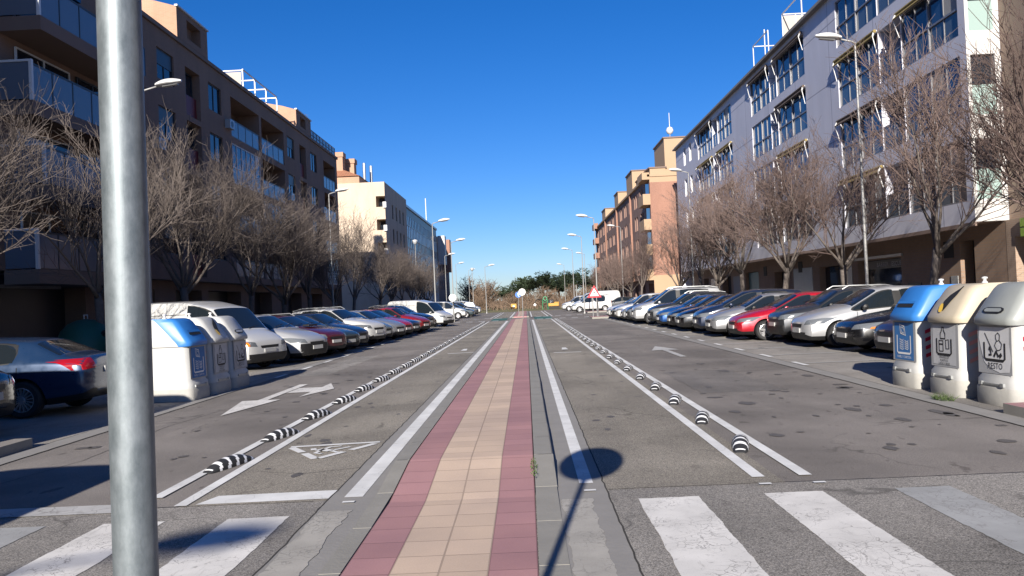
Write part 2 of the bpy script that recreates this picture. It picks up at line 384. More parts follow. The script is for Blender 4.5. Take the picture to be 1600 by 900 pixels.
def median(y0, y1, ramp0):
    st = [(y0, .012), (6.75, .012), (8.0, .12), (y1, .12)] if ramp0 else [(y0, .11), (y1, .11)]
    ny = []
    for (a, za), (b, zb) in zip(st, st[1:]):
        k = max(1, int((b-a)/2)); ny += [(a+(b-a)*i/k, za+(zb-za)*i/k) for i in range(k)]
    ny.append(st[-1])
    mb = MB()
    for (a, za), (b, zb) in zip(ny, ny[1:]):
        for x0, x1, mi in ((-1.2, -.9, 0), (-.9, -.3, 1), (-.3, 0, 0)):
            mb.quad((x0, a, za), (x1, a, za), (x1, b, zb), (x0, b, zb), mi)
    mb.quad((-1.2, y1, 0), (0, y1, 0), (0, y1, .12), (-1.2, y1, .12), 0); mb.quad((-1.2, y0, 0), (0, y0, 0), (0, y0, .11), (-1.2, y0, .11), 0)
    tag(mb.build('median', [M['tile_red'], M['tile_beige']]), kind='structure')
    rg = random.Random(4)
    for x0, x1, xf in ((-1.34, -1.208, -1.34), (.008, .19, .19)):
        k = MB(); y = y0
        while y < y1:                                # kerb stones of one metre with a joint and a little unevenness
            e = min(y+.99, y1)
            def zz(t):
                for (a, za), (b, zb) in zip(st, st[1:]):
                    if a <= t <= b: return za+(zb-za)*(t-a)/(b-a)
                return st[-1][1]
            za, zb = zz(y)+.002, zz(e)+.002; j = rg.uniform(-.004, .004); c = .012
            xo, xi = (x0+j, x1) if xf == x0 else (x1+j, x0); s = 1 if xo > xi else -1
            if za > .05:
                k.quad((xi, y, za), (xo-s*c, y, za), (xo-s*c, e, zb), (xi, e, zb)); k.quad((xo-s*c, y, za), (xo, y, za-c), (xo, e, zb-c), (xo-s*c, e, zb))
                k.quad((xo, y, za-c), (xo, y, -.02), (xo, e, -.02), (xo, e, zb-c)); k.quad((xi, y, za), (xi, y, -.02), (xo, y, -.02), (xo, y, za-c))
            else:
                k.quad((xi, y, za), (xo, y, za), (xo, e, zb), (xi, e, zb)); k.quad((xo, y, za), (xo, y, -.02), (xo, e, -.02), (xo, e, zb)); k.quad((xi, y, za), (xi, y, -.02), (xo, y, -.02), (xo, y, za))
            y += 1.0
        tag(k.build('kerb', M['kerb'], fix=True), kind='structure')
median(-6, 65.6, True); median(75, 108, False)
rq = random.Random(31)
def ragged(x0, x1, y0, y1, j=.0035):
    P = [(x0, y0), (x1, y0), (x1, y1), (x0, y1)]; out = []
    for (a, b), (c, d) in zip(P, P[1:]+P[:1]):
        n = max(2, int(math.hypot(c-a, d-b)/.05)); nx, ny = (d-b), -(c-a); l = math.hypot(nx, ny); v = 0
        for i in range(n):
            v = .6*v+rq.gauss(0, j*.8); out.append((a+(c-a)*i/n+nx/l*v, b+(d-b)*i/n+ny/l*v))
    return out
for i, (x0, x1) in enumerate(((.82, 1.30), (1.82, 2.28), (2.84, 3.28), (3.86, 4.32), (4.86, 5.3), (-2.43, -1.94), (-3.42, -2.93), (-4.42, -3.88), (-5.42, -4.9))):
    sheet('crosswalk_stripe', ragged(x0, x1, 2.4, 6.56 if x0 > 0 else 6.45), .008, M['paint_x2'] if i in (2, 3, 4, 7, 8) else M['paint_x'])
for x0, x1, y1 in ((.22, .46, 6.62), (-1.72, -1.46, 6.55)): sheet('crosswalk_stripe', ragged(x0, x1, 2.4, y1, .010), .012, M['paint_faint'])
def line(x0, x1, y0, y1, m='paint', z=.012, skew=0): sheet('lane_line', [(x0, y0), (x1, y0), (x1+skew, y1), (x0+skew, y1)], z, M[m])
line(-1.63, -1.47, 7.0, 64.5); line(.39, .51, 7.16, 64.5, skew=0)
for a in (-3.43, -3.07, 1.88, 2.285):
    line(a, a+.11, 7.13 if a > 0 else 6.93 if a > -3.2 else 7.27, 65); line(a, a+.11, 76, 109)
line(-1.63, -1.47, 76, 109); line(.39, .51, 76, 109)
sheet('stop_line', [(-2.9, 6.97), (-1.76, 7.0), (-1.74, 7.31), (-2.81, 7.27)], .008, M['paint'])
sheet('stop_line', rect(-6.05, -3.46, 6.78, 7.08), .012, M['paint_old'])
sheet('stop_line', rect(2.5, 5.3, 62.6, 63), .012, M['paint_old'])
for x0, x1 in ((-3.0, -1.7), (.62, 2.1)):
    sheet('green_crossing', rect(x0, x1, 66.8, 74.5), .012, M['paint_green'])
for x in (-5.9, -4.9, -3.9, 2.6, 3.6, 4.6, -2.8, .8, 1.5):
    for y in (65.6, 75): sheet('crossing_mark', rect(x, x+.5, y, y+.9), .016, M['paint'])
for x in (5.9, 7.1, 8.3): sheet('crossing_mark', rect(x, x+.6, 66, 67.4), .012, M['paint_old'])
for k in range(19):
    y = 17.55+2.465*k
    if y < 59.5: sheet('bay_mark', rect(5.70, 5.81, y-.45, y+.45), .012, M['paint']); sheet('bay_mark', rect(5.85, 10.2, y-.05, y+.05), .012, M['paint_old'])
for k in range(16):
    y = 20.2+2.41*k
    if y < 59: sheet('bay_mark', rect(-6.2, -6.09, y-.45, y+.45), .012, M['paint']); sheet('bay_mark', rect(-10.6, -6.46, y-.05, y+.05), .012, M['paint_old'])
sheet('lane_arrow', [(3.83, 20.8), (3.99, 20.8), (3.99, 23.5), (4.3, 23.5), (3.91, 25.4), (3.52, 23.5), (3.83, 23.5)], .012, M['paint_old'])
for pts in ([(-4.91, 12.89), (-4.56, 14.9), (-4.80, 14.9), (-4.80, 16.1), (-4.8, 17.7), (-4.98, 17.7), (-4.98, 16.1), (-4.98, 14.9), (-5.26, 14.9)],
            [(-4.77, 16.0), (-4.3, 16.0), (-4.3, 15.2), (-3.95, 16.5), (-4.3, 17.7), (-4.3, 16.9), (-4.77, 16.9)]):
    sheet('lane_arrow', pts, .012, M['paint_x'])
gm = MB(); gf = lambda u, v: (u, v, .012)
for a, b in (((-2.86, 9.68), (-1.82, 9.78)), ((-2.83, 9.62), (-2.62, 9.29)), ((-2.57, 9.21), (-2.36, 8.86)), ((-2.33, 8.88), (-2.13, 9.22)), ((-2.07, 9.32), (-1.86, 9.68))):
    ribbon(gm, [a, b], .09, gf)
for pts, w in (([(-2.47, 9.42), (-2.3, 9.32)], .12), ([(-2.3, 9.32), (-2.12, 9.52)], .05), ([(-2.3, 9.32), (-2.2, 9.2)], .05), ([(-2.42, 9.38), (-2.36, 9.56), (-2.24, 9.6)], .05), ([(-2.42, 9.38), (-2.45, 9.2), (-2.36, 9.14)], .05), ([(-2.56, 9.44), (-2.50, 9.46)], .11)):
    ribbon(gm, pts, w, lambda u, v: (u, v, .0135))
tag(gm.build('triangle_marking', M['paint'], fix=True), kind='structure')
for pts in ([(.75, 24.5), (1.56, 24.3)], [(-2.58, 26.2), (-1.76, 26.4)]):
    g = MB(); ribbon(g, pts, .16, lambda u, v: (u, v, .012)); g.quad((pts[0][0]+.3, pts[0][1]+1.3, .012), (pts[0][0]+.5, pts[0][1]+1.3, .012), (pts[0][0]+.47, pts[0][1]+2.3, .012), (pts[0][0]+.35, pts[0][1]+2.3, .012))
    tag(g.build('bike_mark', M['paint'], fix=True), kind='structure')
for x, y in ((1.86, 6.82), (2.3, 6.8), (.41, 6.84), (-1.6, 6.78)): sheet('paint_dab', rect(x, x+.1, y, y+.05), .02, M['paint'])
# oil spots, open joints and old patches in the asphalt
om = MB()
def blob(x, y, r, e, z=.006):
    n = 11; ph = rq.uniform(0, 6); om.add([(x+r*(1+rq.uniform(-.3, .3))*math.cos(2*PI_*k/n), y+r*e*(1+rq.uniform(-.3, .3))*math.sin(2*PI_*k/n), z) for k in range(n)], [tuple(range(n))])
PI_ = math.pi
for k in range(48): blob(rq.uniform(2.7, 5.2), 6.9+abs(rq.gauss(0, 5.0))+.8, abs(rq.gauss(.035, .035))+.015, rq.uniform(.8, 2.2))
for k in range(40): blob(rq.uniform(-5.9, -3.6), 9+abs(rq.gauss(0, 10)), abs(rq.gauss(.03, .03))+.012, rq.uniform(.8, 2.2))
for k in range(18): blob(rq.uniform(.75, 1.8), 8+abs(rq.gauss(0, 9)), abs(rq.gauss(.03, .025))+.012, rq.uniform(.8, 2.5), .0065)
for k in range(16): blob(rq.uniform(-2.9, -1.85), 8+abs(rq.gauss(0, 9)), abs(rq.gauss(.03, .02))+.012, rq.uniform(.8, 2.5), .0065)
for k in range(60): blob(rq.uniform(6.2, 7.6)*rq.choice((1, -1.03)), rq.uniform(14, 58), abs(rq.gauss(.06, .06))+.02, rq.uniform(.6, 1.4), .0085)
tag(om.build('oil_spots', M['oil'], fix=True), kind='structure')
sm0 = MB()
def seam(pts, w, z):
    P = []
    for (a, b), (c, d) in zip(pts, pts[1:]):
        n = max(2, int(math.hypot(c-a, d-b)/.12)); P += [(a+(c-a)*i/n+rq.gauss(0, .004), b+(d-b)*i/n+rq.gauss(0, .004)) for i in range(n)]
    ribbon(sm0, P, w, lambda u, v: (u, v, z))
for x, y1 in ((.603, 64), (-1.753, 64), (5.352, 40), (-6.102, 40)): seam([(x, -2), (x, y1)], .013, .0095)
seam([(5.66, 9.95), (5.66, 30)], .012, .0095); seam([(-6.42, 10.5), (-6.42, 30)], .012, .0095)
seam([(-6.1, 6.93), (-1.76, 6.92)], .012, .0065); seam([(.61, 6.92), (5.34, 6.93)], .012, .0065)
seam([(-5.6, 7.2), (-5.2, 9.4), (-5.35, 12.0), (-5.0, 15.5)], .009, .0035); seam([(-1.75, 8.3), (-2.3, 8.1), (-2.9, 8.35)], .008, .0065)
tag(sm0.build('asphalt_joints', M['seam'], fix=True), kind='structure')
sheet('asphalt_patch', ragged(2.75, 4.1, 13.2, 17.0, .02), .0032, asphalt('darker patch asphalt', (.150, .140, .132), .4, True)); sheet('asphalt_patch', ragged(-5.7, -4.9, 20.0, 27.0, .02), .0032, M['asphalt_near'])
# ------------------------------------------------------------------ building helpers: u = along the street (Y), w = up, d = inwards
def facade(X, s, y0, y1, z0, z1, ops, mb, mi=0, mi_back=0):
    """wall sheet with openings (ya, yb, za, zb, depth, back?) and their reveals"""
    f = lambda u, w, d=0: (X+s*d, u, w)
    ys = sorted({y0, y1, *[v for o in ops for v in o[:2]]}); zs = sorted({z0, z1, *[v for o in ops for v in o[2:4]]})
    ys = [y for y in ys if y0 <= y <= y1]; zs = [z for z in zs if z0 <= z <= z1]
    for a, b in zip(ys, ys[1:]):
        for c, d in zip(zs, zs[1:]):
            cy, cz = (a+b)/2, (c+d)/2
            if not any(o[0] < cy < o[1] and o[2] < cz < o[3] for o in ops): mb.quad(f(a, c), f(b, c), f(b, d), f(a, d), mi)
    for o in ops:
        a, b, c, d, dp = o[:5]
        mb.quad(f(a, c), f(a, c, dp), f(a, d, dp), f(a, d), mi); mb.quad(f(b, c), f(b, c, dp), f(b, d, dp), f(b, d), mi)
        mb.quad(f(a, c), f(b, c), f(b, c, dp), f(a, c, dp), mi); mb.quad(f(a, d), f(b, d), f(b, d, dp), f(a, d, dp), mi)
        mb.quad(f(a, c, dp), f(b, c, dp), f(b, d, dp), f(a, d, dp), mi_back if len(o) > 5 and o[5] else mi)
def facade_end(Y, x0, x1, z0, z1, ops, mb, mi=0, s=1):
    f = lambda u, w, d=0: (u, Y+s*d, w)
    xs = sorted({x0, x1, *[v for o in ops for v in o[:2]]}); zs = sorted({z0, z1, *[v for o in ops for v in o[2:4]]})
    for a, b in zip(xs, xs[1:]):
        for c, d in zip(zs, zs[1:]):
            cy, cz = (a+b)/2, (c+d)/2
            if not any(o[0] < cy < o[1] and o[2] < cz < o[3] for o in ops): mb.quad(f(a, c), f(b, c), f(b, d), f(a, d), mi)
    for o in ops:
        a, b, c, d, dp = o[:5]
        for p in ((f(a, c), f(a, c, dp), f(a, d, dp), f(a, d)), (f(b, c), f(b, c, dp), f(b, d, dp), f(b, d)), (f(a, c), f(b, c), f(b, c, dp), f(a, c, dp)), (f(a, d), f(b, d), f(b, d, dp), f(a, d, dp)), (f(a, c, dp), f(b, c, dp), f(b, d, dp), f(a, d, dp))): mb.quad(*p, mi)
WIN = {}
def window_part(parent, X, s, ya, yb, za, zb, dep, style, org, name='window'):
    """a window set dep behind the facade at X: frame mesh with a pane (and extras) as sub-parts; meshes shared by size"""
    w, h = round(yb-ya, 2), round(zb-za, 2); key = (w, h, s, style)
    shade = style in ('blue_blind', 'blue_curtain'); look = style; style = 'blue' if shade else style
    if key not in WIN:
        fr = MB(); pn = MB(); ex = MB(); t = .06
        bx = lambda mb, a, b, c, d, d0, d1: mb.box(min(s*d0, s*d1), max(s*d0, s*d1), a, b, c, d)
        e = .004
        bx(fr, -w/2+e, -w/2+t, e, h-e, 0, .07); bx(fr, w/2-t, w/2-e, e, h-e, 0, .07); bx(fr, -w/2+t, w/2-t, e, t, 0, .07); bx(fr, -w/2+t, w/2-t, h-t, h-e, 0, .07)
        fm, pm, em = M['frame_d'], M['win'], None
        if style == 'plain':
            bx(fr, -.03, .03, t, h-t, .005, .06)
        elif style == 'blue':                          # grey building: fixed glass below, sliding sashes above
            fm, pm, em = M['frame_s'], M['win_blue'], M['spandrel']
            k = max(2, round(w/1.15)); bx(fr, -w/2+t, w/2-t, .93, 1.0, -.02, .05)
            for i in range(1, k):
                u = -w/2+w*i/k; big = (i % 2 == 0)
                bx(fr, u-(.045 if big else .02), u+(.045 if big else .02), t, .93, -.03 if big else .01, .05); bx(fr, u-(.045 if big else .025), u+(.045 if big else .025), 1.0, h-t, -.03 if big else .01, .05)
            ex.quad((s*.04, -w/2+t, t), (s*.04, w/2-t, t), (s*.04, w/2-t, .93), (s*.04, -w/2+t, .93))
        elif style == 'glazed':                        # closed-in balcony
            fm, pm, em = M['frame_w'], M['win_blue'], M['railglass']
            k = max(2, round(w/.95)); bx(fr, -w/2+t, w/2-t, 1.0, 1.07, 0, .06)
            for i in range(1, k): u = -w/2+w*i/k; bx(fr, u-.035, u+.035, t, 1.0, 0, .06); bx(fr, u-.035, u+.035, 1.07, h-t, 0, .06)
            ex.quad((s*.03, -w/2+t, t), (s*.03, w/2-t, t), (s*.03, w/2-t, 1.0), (s*.03, -w/2+t, 1.0))
        elif style == 'blind':
            bx(fr, -.03, .03, t, h*.5, .005, .06); em = M['frame_d']; bx(ex, -w/2+t, w/2-t, h*.5, h-t, .01, .045)
        elif style in ('blue_blind', 'blue_curtain'):
            pass
        elif style == 'white':
            fm = M['frame_w']; bx(fr, -.03, .03, t, h-t, .005, .06)
        elif style == 'curtain':
            fm = M['frame_s']; em = M['curtain']; ex.quad((s*.035, -w/2+t, h*.15), (s*.035, -w/2+t+w*.3, h*.15), (s*.035, -w/2+t+w*.3, h-t), (s*.035, -w/2+t, h-t)); bx(fr, -.03, .03, t, h-t, .005, .06)
        if shade:
            n_ = max(2, round(w/1.15)); kk = (0,) if look == 'blue_curtain' else (1,)
            bl_ = MB()
            for i_ in kk:
                a_ = -w/2+w*i_/n_+.05; bl_.quad((s*.04, a_, 1.35 if look == 'blue_blind' else 1.0), (s*.04, a_+w/n_-.1, 1.35 if look == 'blue_blind' else 1.0), (s*.04, a_+w/n_-.1, h-t), (s*.04, a_, h-t))
        z0 = 1.0 if style in ('blue', 'glazed') else t
        pn.quad((s*.045, -w/2+t, z0), (s*.045, w/2-t, z0), (s*.045, w/2-t, h-t), (s*.045, -w/2+t, h-t))
        WIN[key] = (fr.mesh('window_frame', fm), pn.mesh('window_pane', pm), ex.mesh('window_panel', em) if em else None, bl_.mesh('blind', M['blind']) if shade else None)
    fr, pn, ex, bl = WIN[key]
    o = mobj(name, fr, parent, (X+s*dep-org[0], (ya+yb)/2-org[1], za-org[2]))
    mobj('pane', pn, o)
    if ex: mobj('panel', ex, o)
    if bl: mobj('blind', bl, o)
    return o
def railing(parent, X, s, ya, yb, z0, org, h=1.1, mat='railglass', bar='frame_d'):
    fr = MB(); gl = MB(); w = yb-ya; k = max(2, round(w/1.25))
    f = lambda mb, a, b, c, d, d0, d1: mb.box(min(s*d0, s*d1), max(s*d0, s*d1), a, b, c, d)
    f(fr, 0, w, h-.06, h, -.03, .03); f(fr, 0, w, 0, .05, -.03, .03)
    for i in range(k+1): u = w*i/k; f(fr, max(0, u-.025), min(w, u+.025), .05, h-.06, -.025, .025)
    f(gl, .02, w-.02, .05, h-.06, -.008, .008)
    o = fr.build('balcony_railing', M[bar], parent, (X+s*.06-org[0], ya-org[1], z0-org[2])); gl.build('glass_panel', M[mat], o); return o
# ------------------------------------------------------------------ left brown apartment block
XL = -18.0
def left_block():
    b = thing('apartment_building', 'long shaded brown brick apartment block with glass balconies on the left side of the street', 'building', (XL, 50, 0)); org = b.location
    pit = 2.95; ops = []; wins = []; rails = []; reds = []
    for r in range(4):
        z = -pit*r
        if r < 4:
            for a, c, st in ((4.0, 6.0, 'plain'), (40.7, 42.7, 'blind'), (47.4, 49.4, 'plain'), (63.2, 65.1, 'blind'), (70.1, 72.2, 'plain'), (37.2, 39.2, 'plain'), (24.0, 26.0, 'plain')):
                ops.append((a, c, 13.62+z, 15.22+z, .16)); wins.append((a, c, 13.62+z, 15.22+z, .08, st))
            for a, c in ((44.15, 46.15), (66.7, 68.6)):
                ops.append((a, c, 12.55+z, 15.2+z, .5)); reds.append((a, c, 12.55+z))
            for i, (a, c) in enumerate(((51.0, 56.5), (56.95, 62.3), (74.6, 79.2))):
                ops.append((a, c, 12.72+z, 15.25+z, 1.6))
                if (r, i) in ((1, 0), (2, 1), (3, 2)): wins.append((a, c, 12.72+z, 15.25+z, .02, 'glazed'))
                else:
                    rails.append((a, c, 12.74+z)); wins.append((a+.6, a+2.4, 12.8+z, 14.95+z, 1.5, 'white'))
    wl = MB(); z0 = 3.45
    facade(XL, -1, -34, 80, z0, 16.2, ops, wl)
    # ground floor: piers and deep dark shopfronts
    sh = []
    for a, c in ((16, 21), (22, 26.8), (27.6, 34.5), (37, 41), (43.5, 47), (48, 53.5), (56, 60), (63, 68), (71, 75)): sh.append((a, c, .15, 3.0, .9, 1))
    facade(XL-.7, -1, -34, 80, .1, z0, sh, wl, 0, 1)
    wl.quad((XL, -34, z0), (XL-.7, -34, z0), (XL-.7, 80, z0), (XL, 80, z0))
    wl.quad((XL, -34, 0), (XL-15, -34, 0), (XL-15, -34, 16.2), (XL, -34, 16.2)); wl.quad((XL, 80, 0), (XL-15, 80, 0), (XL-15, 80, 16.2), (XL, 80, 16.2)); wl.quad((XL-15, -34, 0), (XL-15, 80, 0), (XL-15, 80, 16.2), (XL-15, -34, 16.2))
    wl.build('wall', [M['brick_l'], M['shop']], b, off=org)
    rf = MB(); rf.box(XL-15, XL+.12, -34.1, 80.1, 16.2, 16.42); rr = rf.build('roof', M['slab'], b, off=org)
    for y0, y1, z1, back in ((43.0, 47.2, 18.05, 22), (65.6, 70.1, 17.8, 22)):       # stair towers flush with the facade
        t = MB(); op = [(y0+1.3, y0+3.2, 16.75, 17.75, .5)] if y0 < 50 else [(y0+1.2, y0+2.8, 16.7, 17.5, .5)]
        facade(XL+.13, -1, y0, y1, 16.42, z1, op, t, 0)
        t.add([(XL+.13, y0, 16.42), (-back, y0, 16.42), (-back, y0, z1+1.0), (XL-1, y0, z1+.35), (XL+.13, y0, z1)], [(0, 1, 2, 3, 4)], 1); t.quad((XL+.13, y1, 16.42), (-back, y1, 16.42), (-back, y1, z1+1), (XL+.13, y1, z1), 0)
        t.quad((XL+.13, y0, z1), (XL+.13, y1, z1), (-back, y1, z1+1), (-back, y0, z1+1), 2)
        to = t.build('roof_tower', [M['brick_l'], M['brick_lit'], M['slab']], b, off=org)  # sun-facing end gets the sunlit brick copy, street face the shaded one
        c = MB(); c.box(XL+.05, XL+.22, y0-.06, y1+.06, z1, z1+.09); c.build('coping', M['white_metal'], to, loc=(-0, 0, 0), off=org)
    for y0, y1, z1 in ((34, 42, 18.2), (24, 31, 18.6)):
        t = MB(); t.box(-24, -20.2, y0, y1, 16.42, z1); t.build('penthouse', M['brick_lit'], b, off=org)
    for x, y in ((-21, 47.6), (-20.9, 66.9), (-21.0, 79)):
        t = MB(); t.box(x-.5, x+.5, y-.5, y+.5, 16.42, 18.4); t.box(x-.56, x+.56, y-.56, y+.56, 18.4, 18.5)
        for q in (-.3, 0, .3): t.box(x+q-.1, x+q+.1, y-.4, y+.4, 18.5, 18.72)
        t.build('chimney', [M['brick_lit']], rr, off=org)
    w_ = [window_part(b, XL, -1, a, c, za, zb, d, st, org) for a, c, za, zb, d, st in wins]
    for a, c, z in rails: railing(b, XL, -1, a, c, z, org)
    for a, c, z in reds:
        p = MB(); p.box(XL-.3, XL-.24, a+.02, c-.02, z+.01, z+1.25); p.build('balcony_panel', M['redpanel'], b, off=org)
        window_part(b, XL, -1, a+.1, c-.1, z+1.3, z+2.6, .4, 'plain', org)
    # glazed bay balconies sticking out beside the lamp
    for r in range(4):
        z = 11.8-pit*r+.0; x1 = -16.45 if r in (0, 2) else -16.8
        s_ = MB(); s_.box(XL-.05, x1, 28.1, 36.3, z, z+.5); sl_ = s_.build('balcony_slab', [M['slab']], b, off=org)
        railing(b, x1-.06, -1, 28.15, 36.25, z+.5, org, 1.35)
        g = MB(); g.box(XL, x1-.04, 28.12, 28.16, z+.55, z+1.85); gl = g.build('glass_panel', M['railglass'], b, off=org)
        fr = MB(); fr.box(XL, x1-.02, 28.08, 28.2, z+1.85, z+1.93); fr.box(x1-.12, x1-.02, 28.08, 28.2, z+.5, z+1.85); fr.build('end_frame', M['frame_w'], gl, off=org)
        if r == 0:
            g = MB(); g.box(XL+.05, x1-.1, 28.3, 31, z+1.95, z+2.75); g.build('enclosure_glass', M['win_blue'], b, off=org)
        window_part(b, XL+.1, -1, 29, 32.5, z+.55, z+2.7, 0, 'white', org); window_part(b, XL+.1, -1, 33, 35.5, z+.55, z+2.7, 0, 'plain', org)
    for y, z in ((49.9, 13.0), (62.7, 10.1), (46.6, 7.2), (73.0, 10.2), (39.9, 9.9)):
        q = MB(); q.box(XL+.01, XL+.33, y, y+.78, z, z+.55); ac = q.build('air_conditioner', M['lamp_glass'], b, off=org); q = MB(); q.lathe([(.001, .335), (.2, .335)], 14, 'x', (XL, y+.36, z+.27)); q.build('fan_grille', M['shop'], ac, off=org)
    # roof terrace fence and awning frame
    f = MB(); 
    f.box(XL-.05, XL+.02, 70.2, 79.5, 17.15, 17.2); f.box(XL-.05, XL+.02, 70.2, 79.5, 16.75, 16.78)
    for k in range(9): f.box(XL-.05, XL+.02, 70.2+k*1.15, 70.26+k*1.15, 16.42, 17.15)
    g = f.build('roof_fence', M['frame_d'], b, off=org)
    q = MB(); q.box(XL-.03, XL-.01, 70.2, 79.5, 16.5, 17.12); q.build('fence_glass', M['railglass'], g, off=org)
    p = MB(); xs = (-18.5, -20.4)
    for y in (55.0, 57.5, 60.0, 62.6):
        for x in xs: p.box(x-.04, x+.04, y-.04, y+.04, 16.42, 17.98)
        p.box(xs[1], xs[0], y-.04, y+.04, 17.98, 18.05)
        
    for x in xs: p.box(x-.04, x+.04, 55.0, 62.6, 18.05, 18.12)
    pg = p.build('pergola', M['white_metal'], b, off=org)
    g = MB(); g.box(-20.3, -18.6, 54.95, 54.99, 17.0, 17.9); g.build('pergola_panel', M['curtain'], pg, off=org)
    for x, y, h in ((-20.5, 72, 19.4), (-20.6, 79, 20.6)):
        a = MB(); a.tube([(x, y, 16.4), (x, y, h)], .025, 5)
        for k in range(4): a.tube([(x-.3+.04*k, y, h-.1-.14*k), (x+.3-.04*k, y, h-.1-.14*k)], .012, 4)
        a.build('aerial', M['fencewood'], rr, off=org)
    return b
bl = left_block()
def shop_sign(label, loc, w, h, s, parts, frame='shop', th=.12):
    t = thing('shop_sign', label, 'sign', loc)
    m_ = MB(); m_.box(-th/2, th/2, -w/2, w/2, 0, h); m_.build('board', M[frame] if isinstance(frame, str) else frame, t)
    for mb, mat in parts: mb.build('lettering', mat, t)
    return t
left_sign = plain('blue shop sign face', (.012, .016, .05), .5); sign_txt = plain('pale sign lettering', (.5, .5, .52), .6)
fs = lambda u, v: (.075, -u*-1, v)
tx = text_mb('DIESEL', .3, lambda u, v: (.075, u+.3, v+.22), 'LEFT')
b2 = MB(); b2.box(.062, .068, -4.0, 2.2, .12, .62)
shop_sign('grey and navy shop fascia with pale letters on the shaded left block', (XL-.58, 28.9, 2.88), 7.0, .75, -1, [(b2, left_sign), (tx, sign_txt)], plain('grey sign surround', (.16, .165, .18), .5))
# ------------------------------------------------------------------ right grey block
XR = 15.5
def right_block():
    b = thing('apartment_building', 'blue grey panelled apartment block with bluish window bands and awnings on the right', 'building', (XR, 55, 0)); org = b.location
    ops = []; wins = []; opens = []; pit = 2.9
    groups = [(28.75, 33.0, 33.0, 35.1, 35.1, 39.6), (44.1, 49.0, 49.0, 50.4, 50.4, 54.5), (59.7, 64.0, 64.0, 65.8, 65.8, 71.3)]
    for r in range(4):
        z = 13.05-pit*r
        for g in groups:
            a0, a1, o0, o1, c0, c1 = g
            ops.append((a0, a1, z, z+2.2, .11)); ops.append((o0+.03, o1-.03, z, z+2.2, 1.7, 0)); ops.append((c0, c1, z, z+2.2, .11))
            wins += [(a0, a1, z, z+2.2), (c0, c1, z, z+2.2)]; opens.append((o0, o1, z))
        for a, c in ((74.0, 75.0), (76.6, 77.6)): ops.append((a, c, z+.5, z+2.1, .2))
    wl = MB(); z0 = 3.6; zt = 15.7
    facade(XR, 1, 28.3, 81.5, z0, zt, ops, wl)
    # ground floor set back under the overhang
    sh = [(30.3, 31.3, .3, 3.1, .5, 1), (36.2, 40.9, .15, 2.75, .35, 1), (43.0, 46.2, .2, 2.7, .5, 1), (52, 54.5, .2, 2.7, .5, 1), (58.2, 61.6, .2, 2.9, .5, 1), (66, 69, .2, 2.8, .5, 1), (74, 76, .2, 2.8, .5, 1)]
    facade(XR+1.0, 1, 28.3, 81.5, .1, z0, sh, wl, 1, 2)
    wl.quad((XR, 28.3, z0), (XR+1, 28.3, z0), (XR+1, 81.5, z0), (XR, 81.5, z0), 1)
    # white end with stacked balconies, towards the camera
    eops = [(XR+.12, XR+.95, 13.05-pit*r+.02, 13.05-pit*r+2.1, .25) for r in range(4)]
    facade_end(28.3, XR, XR+1.15, z0, zt, eops, wl, 3)
    wl.quad((XR+1.15, 28.3, z0), (XR+14, 28.3, z0), (XR+14, 28.3, zt), (XR+1.15, 28.3, zt), 0)
    wl.quad((XR, 81.5, 0), (XR+14, 81.5, 0), (XR+14, 81.5, zt), (XR, 81.5, zt), 0); wl.quad((XR+14, 28.3, 0), (XR+14, 81.5, 0), (XR+14, 81.5, zt), (XR+14, 28.3, zt), 0)
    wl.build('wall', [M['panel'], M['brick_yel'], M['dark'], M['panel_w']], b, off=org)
    rf = MB(); rf.box(XR-.3, XR+14, 28.2, 81.6, zt, zt+.12); rf.box(XR-.12, XR+14, 28.25, 81.55, zt+.12, zt+.32); rr = rf.build('roof', M['roof'], b, off=org)
    sf = MB(); sf.box(XR-.02, XR+.05, 28.3, 81.5, z0-.14, z0+.0); sf.build('soffit_edge', M['slab'], b, off=org)
    rw_ = random.Random(3)
    for a, c, za, zb in wins: window_part(b, XR, 1, a, c, za, zb, .045, rw_.choice(('blue', 'blue', 'blue_blind', 'blue_curtain', 'blue')), org)
    for o0, o1, z in opens:
        railing(b, XR, 1, o0+.05, o1-.05, z+.02, org, 1.0, 'spandrel', 'frame_s')
    for r in range(4):
        z = 13.05-pit*r
        for a, c in ((74.0, 75.0), (76.6, 77.6)): window_part(b, XR, 1, a, c, z+.5, z+2.1, .1, 'white', org)
        p = MB(); p.box(XR+.12, XR+.95, 28.3, 28.34, z+.02, z+1.05); p.build('balcony_glass', M['greenglass'], b, off=org)
        p = MB(); p.box(XR+.2, XR+.9, 28.45, 28.5, z+1.1, z+2.1); p.build('end_window', M['win'], b, off=org)
    rg = random.Random(9)
    for r, gi, k in ((0, 1, 0), (0, 2, 1), (1, 0, 1), (1, 0, 0), (1, 1, 0), (1, 2, 0), (1, 2, 1), (2, 1, 0), (2, 0, 1), (2, 2, 1), (0, 1, 1), (2, 2, 0), (3, 1, 0), (3, 1, 1), (3, 0, 1)):
        g = groups[gi]; a, c = (g[0], g[1]) if k == 0 else (g[4], g[5]); z = 13.05-pit*r+2.25; out = rg.uniform(.2, .3)
        aw = MB(); aw.tube([(XR-.13, a-.05, z), (XR-.13, c+.05, z)], .075, 8); aw.quad((XR-.13, a, z-.02), (XR-.13, c, z-.02), (XR-out, c, z-.22), (XR-out, a, z-.22)); aw.tube([(XR-out, a, z-.22), (XR-out, c, z-.22)], .03, 6)
        o = aw.build('awning', M['awning' if r != 0 and (gi+r) % 2 else 'awning_d'], b, off=org)
        for y in (a, c): ar = MB(); ar.tube([(XR-out, y, z-.22), (XR-.06, y, z-.95)], .022, 5); ar.tube([(XR-out, y, z-.22), (XR-.16, y, z-.02), (XR-.02, y, z+.03)], .035, 5); ar.build('awning_arm', M['white_metal'], o, off=org)
